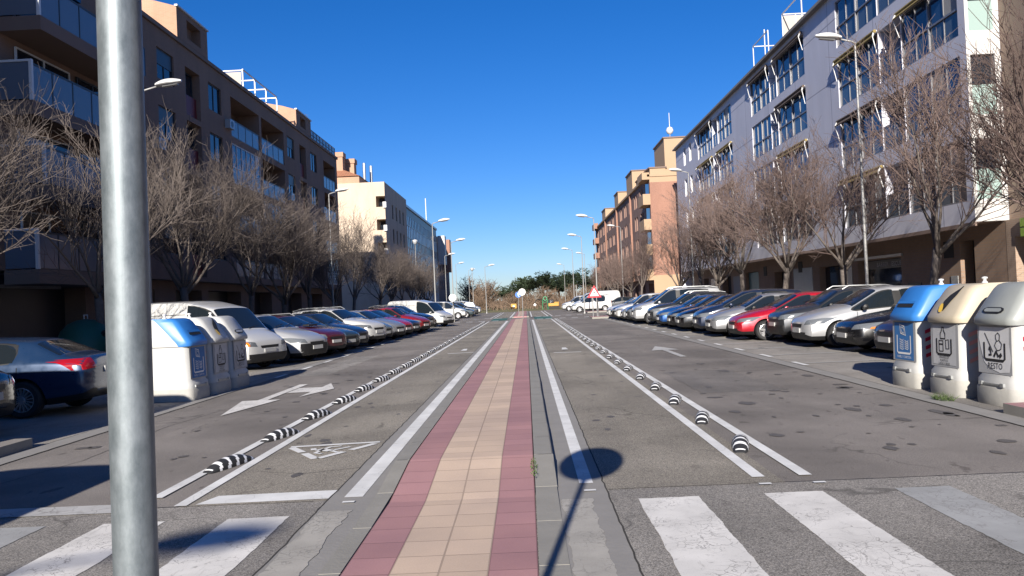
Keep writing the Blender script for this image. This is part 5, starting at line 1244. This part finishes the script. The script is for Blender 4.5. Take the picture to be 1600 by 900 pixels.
# ------------------------------------------------------------------ street lamps
def lamp(label, x, y, h, s, arm=.75, tall=False, post=.05, style='cobra', group=None):
    t = thing('street_lamp', label, 'street lamp', (x, y, .0), 0, group)
    q = MB(); q.tube([(0, 0, 0), (0, 0, 1.2), (0, 0, h)], [post*1.35, post*1.15, post*.62], 12); q.lathe([(post*2.2, .0), (post*2.2, .1), (post*1.4, .22)], 12); q.build('post', M['steel_lamp'], t, smooth=True, sharp=50)
    if style == 'cobra':
        q = MB(); q.tube([(0, 0, h-.05), (s*.08, 0, h+.03), (s*arm, 0, h+.16)], [.035, .032, .03], 8); q.build('arm', M['steel_lamp'], t, smooth=True)
        # flat drop shaped head
        hd = MB(); n = 10; rows = []
        for i in range(n+1):
            u = i/n; wd = .19*math.sin(math.pi*(.10+.86*u)**.75)**.7+.02; th = .15*math.sin(math.pi*min(1, .15+.8*u))**.8+.015
            cx = s*(arm-.12+.85*u); cz = h+.155+.12*u
            rows.append([(cx, wd*math.cos(2*math.pi*k/12), cz+(th if math.sin(2*math.pi*k/12) > 0 else th*.35)*math.sin(2*math.pi*k/12)) for k in range(12)])
        for i in range(n):
            for k in range(12): hd.quad(rows[i][k], rows[i][(k+1) % 12], rows[i+1][(k+1) % 12], rows[i+1][k])
        hd.add(rows[0], [tuple(range(12))]); hd.add(rows[-1], [tuple(range(12))])
        ho = hd.build('lamp_head', M['white_metal'], t, smooth=True, sharp=60, fix=True)
        q = MB(); x0, x1 = s*(arm+.10), s*(arm+.6); q.add([(x0, -.11, h+.125), (x1, -.09, h+.185), (x1, .09, h+.185), (x0, .11, h+.125), (x0, -.08, h+.10), (x1, -.06, h+.165), (x1, .06, h+.165), (x0, .08, h+.10)], [(4, 5, 6, 7), (0, 1, 5, 4), (1, 2, 6, 5), (2, 3, 7, 6), (3, 0, 4, 7)]); q.build('lens', M['lamp_glass'], ho)
    else:
        q = MB(); q.lathe([(.001, h), (.16, h+.02), (.22, h+.2), (.30, h+.42), (.001, h+.45)], 14); ho = q.build('lamp_head', M['lamp_glass'], t, smooth=True); q = MB(); q.lathe([(.34, h+.43), (.3, h+.5), (.001, h+.6)], 14); q.build('cap', M['white_metal'], ho, smooth=True)
    return t
GLP = 'street lamps along the road'
lamp('street lamp with a white head in front of the grey block, nearest on the right', 11.55, 27.9, 9.85, -1, .6, group=GLP)
lamp('street lamp at the far corner of the grey block', 11.55, 56.5, 9.85, -1, .6, group=GLP)
lamp('street lamp in front of the dark red brick block', 11.4, 96, 9.6, -1, .8, group=GLP)
lamp('street lamp whose head shows just right of the thick foreground pole', -12.55, 27.2, 9.2, 1, .6, group=GLP)
lamp('street lamp among the bare trees at the far end of the brown block', -12.75, 54, 9.2, 1, .6, group=GLP)
for lb, x, y, h, s in (('tall kerb lamp behind the pedestrian warning sign', 5.35, 61.6, 7.5, -1), ('tall kerb lamp rising behind the far white small van on the right', 5.65, 80, 7.5, -1), ('tall kerb lamp on the right, third from the near one', 6.0, 102, 7.5, -1), ('tall slim lamp by the far trees on the right', 7.2, 150, 7.6, -1), ('lamp nearest the far wood on the right', 9.4, 128, 8.3, -1),
                       ('tall kerb lamp beside the newer white panel van', -6.75, 61.0, 7.6, 1), ('tall kerb lamp carrying the round white sign on the left', -6.6, 74.3, 7.1, 1), ('kerb lamp in front of the far left trees', -9.9, 102, 7.5, 1), ('slim kerb lamp beyond the small white van on the left', -10.6, 126, 7.5, 1), ('slim lamp standing clear of the trees left of the far junction', -5.3, 109, 6.2, 1), ('small dim lamp far behind the left trees', -11, 160, 7.8, 1)):
    lamp(lb, x, y, h, s, .6, post=.05, group=GLP)
lamp('lamp with a lantern head against the blue curtain wall', -12.6, 95, 8.6, 1, style='lantern', post=.055, group=GLP)
lamp('dark slim lamp above the far left trees', -9.0, 140, 6.9, 1, style='lantern', post=.06, group=GLP)
lamp('kerb lamp standing behind the camera', -6.3, -13.2, 7.5, 1, .7, post=.07)
# ------------------------------------------------------------------ traffic signs
def tri(h, z): return [(-h*.5, z), (h*.5, z), (0, z+h*.87)]
t = thing('warning_sign', 'red bordered triangular pedestrian warning sign on two poles on the right', 'sign', (5.08, 61.0, .13))
q = MB(); q.tube([(-.14, 0, 0), (-.14, 0, 2.2)], .035, 8); q.tube([(.16, 0, 0), (.16, 0, 2.2)], .035, 8); q.build('post', M['steel'], t)
q = MB(); q.prism(tri(1.05, 1.42), lambda u, v: (u, -.05, v), lambda u, v: (u, -.03, v)); o = q.build('sign_plate', M['sign_red'], t)
q = MB(); q.prism(tri(.66, 1.54), lambda u, v: (u, -.056, v), lambda u, v: (u, -.052, v)); q.build('white_field', M['lens_w'], o)
q = MB()
for pts, w_ in (([(0, 1.86), (-.02, 1.74)], .07), ([(-.02, 1.74), (-.10, 1.6)], .04), ([(-.02, 1.74), (.06, 1.6)], .04), ([(0, 1.84), (.08, 1.76)], .03), ([(0, 1.84), (-.09, 1.77)], .03), ([(.005, 1.89), (.005, 1.94)], .06)): ribbon(q, pts, w_, lambda u, v: (u, -.06, v))
q.build('pedestrian_symbol', M['ink'], o)
def round_sign(name, label, loc, face, r=.31, h=2.1, rz=0, back=False):
    t = thing(name, label, 'sign', loc, rz); q = MB(); q.tube([(0, .03, 0), (0, .03, h+.3)], .03, 8); q.build('post', M['steel'], t)
    q = MB(); q.lathe([(.001, -.02), (r, -.02), (r, 0), (.001, 0)], 28, 'y', (0, 0, h)); o = q.build('sign_disc', M['lens_w'] if face != 'blue' else M['sign_blue'], t)
    if face == 'blue':
        q = MB(); ribbon(q, [(0, h+.18), (0, h-.05), (.1, h-.18)], .06, lambda u, v: (u, -.024, v)); q.build('arrow', M['lens_w'], o)
    elif face == 'rim':
        q = MB(); q.lathe([(r-.03, -.024), (r, -.024)], 28, 'y', (0, 0, h)); q.build('grey_rim', M['steel'], o)
    return t
round_sign('round_sign', 'round pale sign back on the median at the green crossing', (-.30, 66.2, .1), 'rim', .28, 2.15)
round_sign('blue_sign', 'round blue sign on the median just behind the pale sign', (-.72, 76.0, .11), 'blue', .28, 2.0)
round_sign('round_sign', 'round white sign on the kerb by the tall left lamp', (-6.55, 73.0, .13), 'rim', .33, 1.95)
# ------------------------------------------------------------------ bare street trees
def gen_tree(seed, dens=1.0, h=1.0, tl=(.4, .95)):
    g = random.Random(seed); tr = MB(); cr = MB()
    def rdir(d, ang):
        a = d.orthogonal().normalized(); b = d.cross(a); q = g.uniform(0, 2*PI)
        return (d*math.cos(ang)+(a*math.cos(q)+b*math.sin(q))*math.sin(ang)).normalized()
    def path(p, d, ln, n, wob, up):
        out = [p.copy()]
        for i in range(n):
            d = (d+Vector((g.gauss(0, wob), g.gauss(0, wob), g.gauss(0, wob)+up))).normalized(); p = p+d*ln/n; out.append(p.copy())
        return out, d
    zt = g.uniform(1.9, 2.3)*h; lean = Vector((g.uniform(-.08, .08), g.uniform(-.08, .08), 1))
    tp, d = path(Vector((0, 0, 0)), lean.normalized(), zt, 5, .03, .02)
    r0 = g.uniform(.115, .15); tr.tube(tp, [r0*1.35, r0*1.05, r0, r0*.96, r0*1.0, r0*1.05], 10)
    nl = g.randint(7, 10)
    for i in range(nl):
        q = 2*PI*i/nl+g.uniform(-.3, .3); tilt = g.uniform(*tl) if i < nl-3 else g.uniform(.05, .3)
        d0 = Vector((math.cos(q)*math.sin(tilt), math.sin(q)*math.sin(tilt), math.cos(tilt)))
        ln = g.uniform(3.1, 4.3)*h; st = tp[-1]+Vector((0, 0, -g.uniform(0, .35)))
        P1, _ = path(st, d0, ln, 6, .12, .10)
        tr.tube(P1, [r0*.58, r0*.42, r0*.32, r0*.24, r0*.17, r0*.11, r0*.05], 6)
        for j in range(int(10*dens)):
            f = g.uniform(.22, 1.0)*6; a = min(5, int(f)); p = P1[a].lerp(P1[a+1], f-a); dd = (P1[a+1]-P1[a]).normalized()
            l2 = g.uniform(1.3, 2.6)*h*(1.1-.35*f/6); P2, _ = path(p, (rdir(dd, g.uniform(.5, 1.05))+Vector((0, 0, .45))).normalized(), l2, 4, .12, .06)
            cr.tube(P2, [.019, .014, .011, .008, .005], 4, False)
            for k in range(int(8*dens)):
                f2 = g.uniform(.12, 1)*4; a2 = min(3, int(f2)); p3 = P2[a2].lerp(P2[a2+1], f2-a2); d3 = (P2[a2+1]-P2[a2]).normalized()
                l3 = g.uniform(.55, 1.5)*h; P3, _ = path(p3, (rdir(d3, g.uniform(.4, .95))+Vector((0, 0, .22))).normalized(), l3, 3, .10, .06)
                cr.tube(P3, [.0085, .0068, .0055, .004], 3, False)
                for w in range(g.randint(2, 5)):
                    f4 = g.uniform(.15, 1)*3; a4 = min(2, int(f4)); p4 = P3[a4].lerp(P3[a4+1], f4-a4)
                    P4, _ = path(p4, (rdir((P3[a4+1]-P3[a4]).normalized(), g.uniform(.4, 1.0))+Vector((0, 0, .15))).normalized(), g.uniform(.18, .6)*h, 2, .1, .03)
                    cr.tube(P4, [.0055, .005, .004], 3, False)
    return tr.mesh('trunk', M['bark'], smooth=True), cr
FAR = []
def fat_tree(seed):
    g = random.Random(seed); tr = MB(); cr = MB(); tr.tube([(0, 0, 0), (.1, 0, 2), (0, .1, 4)], [.18, .14, .09], 6)
    for i in range(70):
        q = g.uniform(0, 2*PI); r_ = 2.9*math.sqrt(g.random()); z = 1.2+g.random()*5.6*(1-.45*(r_/2.9)**2); p = Vector((r_*math.cos(q), r_*math.sin(q), z)); b0 = Vector((p.x*.25, p.y*.25, max(.8, z*.5)))
        cr.tube([b0, b0.lerp(p, .6)+Vector((0, 0, .1)), p], [.06, .045, .03], 4, False)
        for k in range(14):
            s_ = b0.lerp(p, g.uniform(.35, 1)); d = Vector((g.gauss(0, 1), g.gauss(0, 1), g.gauss(.6, .8))).normalized(); cr.tube([s_, s_+d*g.uniform(.5, 1.3)], [.034, .016], 3, False)
    return tr.mesh('trunk', M['twig_far']), cr.mesh('crown', M['twig_far'])
TREES = []
for sd_, dn, hh, tl_ in ((11, 1.0, 1.0, (.4, .95)), (23, 1.1, 1.06, (.3, .8)), (37, .95, .97, (.45, 1.05)), (52, 1.15, 1.04, (.3, .75)), (64, 1.0, 1.1, (.35, .9)), (81, 1.2, .95, (.4, 1.0)), (95, 1.05, 1.05, (.25, .85))):
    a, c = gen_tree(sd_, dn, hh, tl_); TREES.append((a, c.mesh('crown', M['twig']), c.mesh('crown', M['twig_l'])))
def tree(label, x, y, v, sc_=1.0, rz=None, left=False, z=.14, group=None, name='bare_tree'):
    t = thing(name, label, 'tree', (x, y, z), rg.uniform(0, 6.3) if rz is None else rz, group); s = sc_; t.scale = (s, s, s*rg.uniform(.96, 1.05))
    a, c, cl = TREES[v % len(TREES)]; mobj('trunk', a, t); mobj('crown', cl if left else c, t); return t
GT = 'bare street trees along the pavements'
Rl = ['bare tree leaning in from the right edge above the RESTO container', 'bare tree with a thick forked trunk in front of the tan ground floor brick', 'bare tree by the barber shop window behind the silver white hatchback', 'bare tree behind the dark grey crossover', 'bare tree behind the bright red hatchback', 'bare tree by the teal shop front', 'bare tree in front of the far end of the grey block', 'bare tree behind the large silver people carrier', 'bare tree at the far corner of the grey block', 'bare tree next to the pale end wall of the red brick block']
for i, (y, lb) in enumerate(zip((17.6, 24.6, 31, 38, 45.2, 51.4, 56.6, 63.4, 86, 93), Rl)): tree(lb, 11.9+rg.uniform(-.15, .15), y, i, (1.1, 1.05, 1.04, 1.04, 1.08, 1.06, 1.05, 1.0, .95, .92)[i], z=.14 if y < 63 or y > 83 else .0, group=GT)
for i, y in enumerate((101, 110, 120, 131)): tree(('bare tree near the far end of the red brick block', 'small bare tree at the far right corner', 'distant bare tree right of the junction', 'most distant bare street tree on the right')[i], 11.5+.3*i, y, i+2, .92, z=0, group=GT)
Ll = ['bare tree at the left edge in front of the glass bay balconies', 'bare tree half hidden by the thick foreground pole', 'bare tree with bright upright shoots right of the foreground pole', 'bare tree behind the old white panel van', 'bare tree behind the maroon estate car', 'bare tree behind the dark teal saloon', 'bare tree behind the white sport utility car', 'bare tree behind the red hatchback on the left', 'bare tree by the far end of the brown block', 'bare tree in front of the notched beige block', 'bare tree in front of the curtain wall block', 'bare tree right of the curtain wall block', 'bare tree by the far small white van on the left', 'dark bare tree at the end of the left row']
for i, (y, lb) in enumerate(zip((19.2, 24.6, 31.1, 38.4, 43.2, 49.2, 55.9, 60.8, 72.5, 79, 86, 93, 100, 108), Ll)): tree(lb, -12.9+rg.uniform(-.15, .15), y, i+1, (.95, 1.05, 1.1, 1.1, 1.1, 1.06, 1.05, 1.0, 1.0, 1, .95, .95, .95, .95)[i], left=True, z=.14 if y < 59 or 71 < y < 100 else 0, group=GT)
# ------------------------------------------------------------------ the wood and the plant machine beyond the junction
far = []
gz = random.Random(77); FAR = [fat_tree(s) for s in (1, 2, 3)]
for i in range(80):
    x = -100+i*2.6+gz.uniform(-1.5, 1.5); y = gz.uniform(140, 205)
    if x < -13 and y < 195: continue
    t = tree('distant brown leafless tree in the wood beyond the junction', x, y, i, gz.uniform(.62, .95)*(1.2 if x < -8 or x > 14 else .85)*(y/170), z=-.1, group='leafless trees of the far wood')
    t.children[0].data, t.children[1].data = FAR[i % 3]
def pine_mesh(seed):
    g = random.Random(seed); cr = MB(); tr = MB(); tr.tube([(0, 0, 0), (.1, 0, 2.5), (0, .1, 5)], [.2, .16, .06], 7)
    for k in range(26):
        q = g.uniform(0, 2*PI); r_ = g.uniform(0, 2.4); z = 2.9+g.uniform(0, 2.6)*(1-(r_/3.2)**2); c0 = Vector((r_*math.cos(q), r_*math.sin(q), z)); rr = g.uniform(.5, .95)
        for m_ in range(110):
            v = Vector((g.gauss(0, 1), g.gauss(0, 1), g.gauss(0, .7))).normalized()*rr*g.uniform(.6, 1.05); p = c0+v; d = (v.normalized()+Vector((g.uniform(-.5, .5), g.uniform(-.5, .5), g.uniform(0, .8)))).normalized(); a = d.orthogonal().normalized()*.09
            cr.quad(p-a, p+a, p+d*.26+a*.4, p+d*.26-a*.4)
    return tr.mesh('trunk', M['bark']), cr.mesh('crown', M['pine'])
PN = [pine_mesh(s) for s in (3, 8, 15)]
for i, (x, y, s) in enumerate(((-6, 228, .85), (.0, 232, 1.25), (5, 226, 1.4), (9.5, 230, 1.2), (13, 222, 1.42), (18, 226, 1.1), (21, 232, 1.2), (26, 228, 1.15), (31, 231, 1.25), (37, 228, 1.2), (-14, 236, .8), (43, 228, 1.2))):
    t = thing('pine_tree', 'dark green rounded pine in the far wood', 'tree', (x, y, -.1), gz.uniform(0, 6), 'pines of the far wood'); t.scale = (s*1.6, s*1.5, s*1.12); a, c = PN[i % 3]; mobj('trunk', a, t); mobj('crown', c, t)
mb = MB()
for i in range(6500):
    x = gz.uniform(-120, 120); y = gz.uniform(136, 215); h = gz.uniform(.6, 3.2)*(.4+.6*min(1, (y-130)/40)); d = Vector((gz.gauss(0, .35), gz.gauss(0, .35), 1)).normalized()
    p = Vector((x, y, -.05)); mb.tube([p, p+d*h*.6, p+d*h+Vector((gz.gauss(0, .2), 0, 0))], [.09, .06, .03], 3, False)
    for k in range(3): e = p+d*h*gz.uniform(.3, .8); mb.tube([e, e+Vector((gz.gauss(0, .5), gz.gauss(0, .5), gz.uniform(.2, .8)))], [.045, .02], 3, False)
tag(mb.build('undergrowth', M['twig_far']), 'brown leafless thicket under the far trees', 'thicket', kind='stuff')
t = thing('excavator', 'small yellow excavator with a dark boom beyond the junction', 'excavator', (4.1, 126, -.02)); t.scale = (.62, .62, .62)
q = MB(); q.box(-1.2, 1.4, -.9, .9, .75, 1.5); q.box(.3, 1.5, -.8, .8, 1.5, 1.75); bevel_me = bevel(q.mesh('body', M['yellow']), .08); mobj('body', bevel_me, t)
q = MB(); q.box(-1.1, .1, -.6, .4, 1.5, 2.35); mobj('cab', bevel(q.mesh('cab', M['win']), .06), t)
q = MB(); 
for y in (-.95, .6): q.prism([(-1.5, .1), (-1.2, 0), (1.3, 0), (1.6, .1), (1.6, .5), (1.3, .65), (-1.2, .65), (-1.5, .5)], lambda u, v, y=y: (u, y, v), lambda u, v, y=y: (u, y+.4, v))
q.build('track', M['tyre'], t)
q = MB(); q.tube([(-1.0, 0, 1.3), (-2.3, 0, 2.3), (-3.9, 0, 2.6)], [.16, .15, .12], 6); q.tube([(-3.9, 0, 2.6), (-4.6, 0, 1.6)], .1, 6); q.build('boom', M['trim'], t)
q = MB(); q.prism([(-4.5, 1.7), (-4.9, 1.2), (-4.4, .9), (-4.1, 1.3)], lambda u, v: (u, -.3, v), lambda u, v: (u, .3, v)); q.build('bucket', M['steel'], t)
t = thing('roadwork_box', 'orange cabinet on legs at the far verge left of the excavator', 'cabinet', (-1.9, 124, -.02)); t.scale = (.75, .75, .75)
q = MB(); q.box(-.55, .55, -.3, .3, .5, 1.45); mobj('cabinet', bevel(q.mesh('cabinet', M['yellow']), .03), t); q = MB(); q.box(-.5, -.42, -.25, .25, 0, .5); q.box(.42, .5, -.25, .25, 0, .5); q.build('leg', M['trim'], t); q = MB(); q.box(-.2, .15, -.315, -.302, .7, 1.1); q.build('notice', M['lens_w'], t)
t = thing('play_frame', 'green enamelled frame beside the yellow excavator', 'play frame', (2.9, 125.2, -.02)); t.scale = (.8, .8, .8)
q = MB(); q.tube([(-.5, 0, 0), (-.5, 0, 1.9)], .07, 8); q.tube([(.5, 0, 0), (.5, 0, 1.9)], .07, 8); q.tube([(-.5, 0, 1.4), (.5, 0, 1.4)], .06, 8); q.build('posts', M['green'], t); q = MB(); q.lathe([(.28, -.05), (.42, -.05), (.42, .05), (.28, .05)], 20, 'y', (0, 0, 2.1), close=True); q.build('ring', M['green'], t, smooth=True, sharp=40)
t = thing('wire_fence', 'low wire fence with slim posts along the far verge', 'fence', (0, 121, -.02))
q = MB()
for z in (.3, .6, .9, 1.2): q.tube([(-45, 0, z), (45, 0, z)], .006, 4)
q.build('wire', M['fencewood'], t)
for x in range(-45, 46, 3): q = MB(); q.tube([(x, .03, 0), (x, .03, 1.35)], .035, 6); q.build('fence_post', M['fencewood'], t)
for lb, x, y, h in (('pale concrete post right of the excavator', 7.8, 126, 3.4), ('slim grey post at the far verge', 9.6, 125, 1.9), ('thin far mast above the wood', -3.2, 260, 9)):
    t = thing('post', lb, 'post', (x, y, -.02)); q = MB(); q.tube([(0, 0, 0), (0, 0, h)], [.12, .09], 8); q.build('shaft', M['steel_lamp'], t); q = MB(); q.lathe([(.14, h), (.14, h+.06), (.02, h+.1)], 8); q.build('cap', M['steel'], t)
t = thing('recycling_container', 'distant white bin at the far end of the left side', 'container', (-6.6, 95, .005))
q = MB(); q.prism([(-.7, 0), (.7, 0), (.72, 1.1), (.45, 1.6), (-.45, 1.6), (-.72, 1.1)], lambda u, v: (u, -.55, v), lambda u, v: (u, .55, v)); mobj('body', bevel(q.mesh('body', M['white_metal']), .06), t); q = MB(); q.tube([(0, 0, 1.58), (0, 0, 1.75)], .06, 8); q.build('lifting_knob', M['steel'], t)
# ------------------------------------------------------------------ weeds in the joints
def weed(label, x, y, z, r, n, h):
    g = random.Random(n); mb = MB()
    for k in range(n):
        q = g.uniform(0, 6.28); rr = r*math.sqrt(g.random()); p = Vector((x+rr*math.cos(q)*(.06 if z > .05 else .5), y+rr*math.sin(q), z)); d = Vector((g.gauss(0, .6), g.gauss(0, .6), 1)).normalized(); a = d.orthogonal().normalized()*.006
        mb.quad(p-a, p+a, p+d*h*g.uniform(.5, 1)+a*.2, p+d*h*g.uniform(.5, 1)-a*.2)
    tag(mb.build('weed', M['weed']), label, 'weed', kind='stuff')
weed('small green weeds in the joint beside the right kerb of the median', .0, 7.5, .1, .5, 60, .028)
weed('tuft of dry weed in the gutter in front of the cream lidded container', 5.62, 11.3, .01, .22, 160, .12)
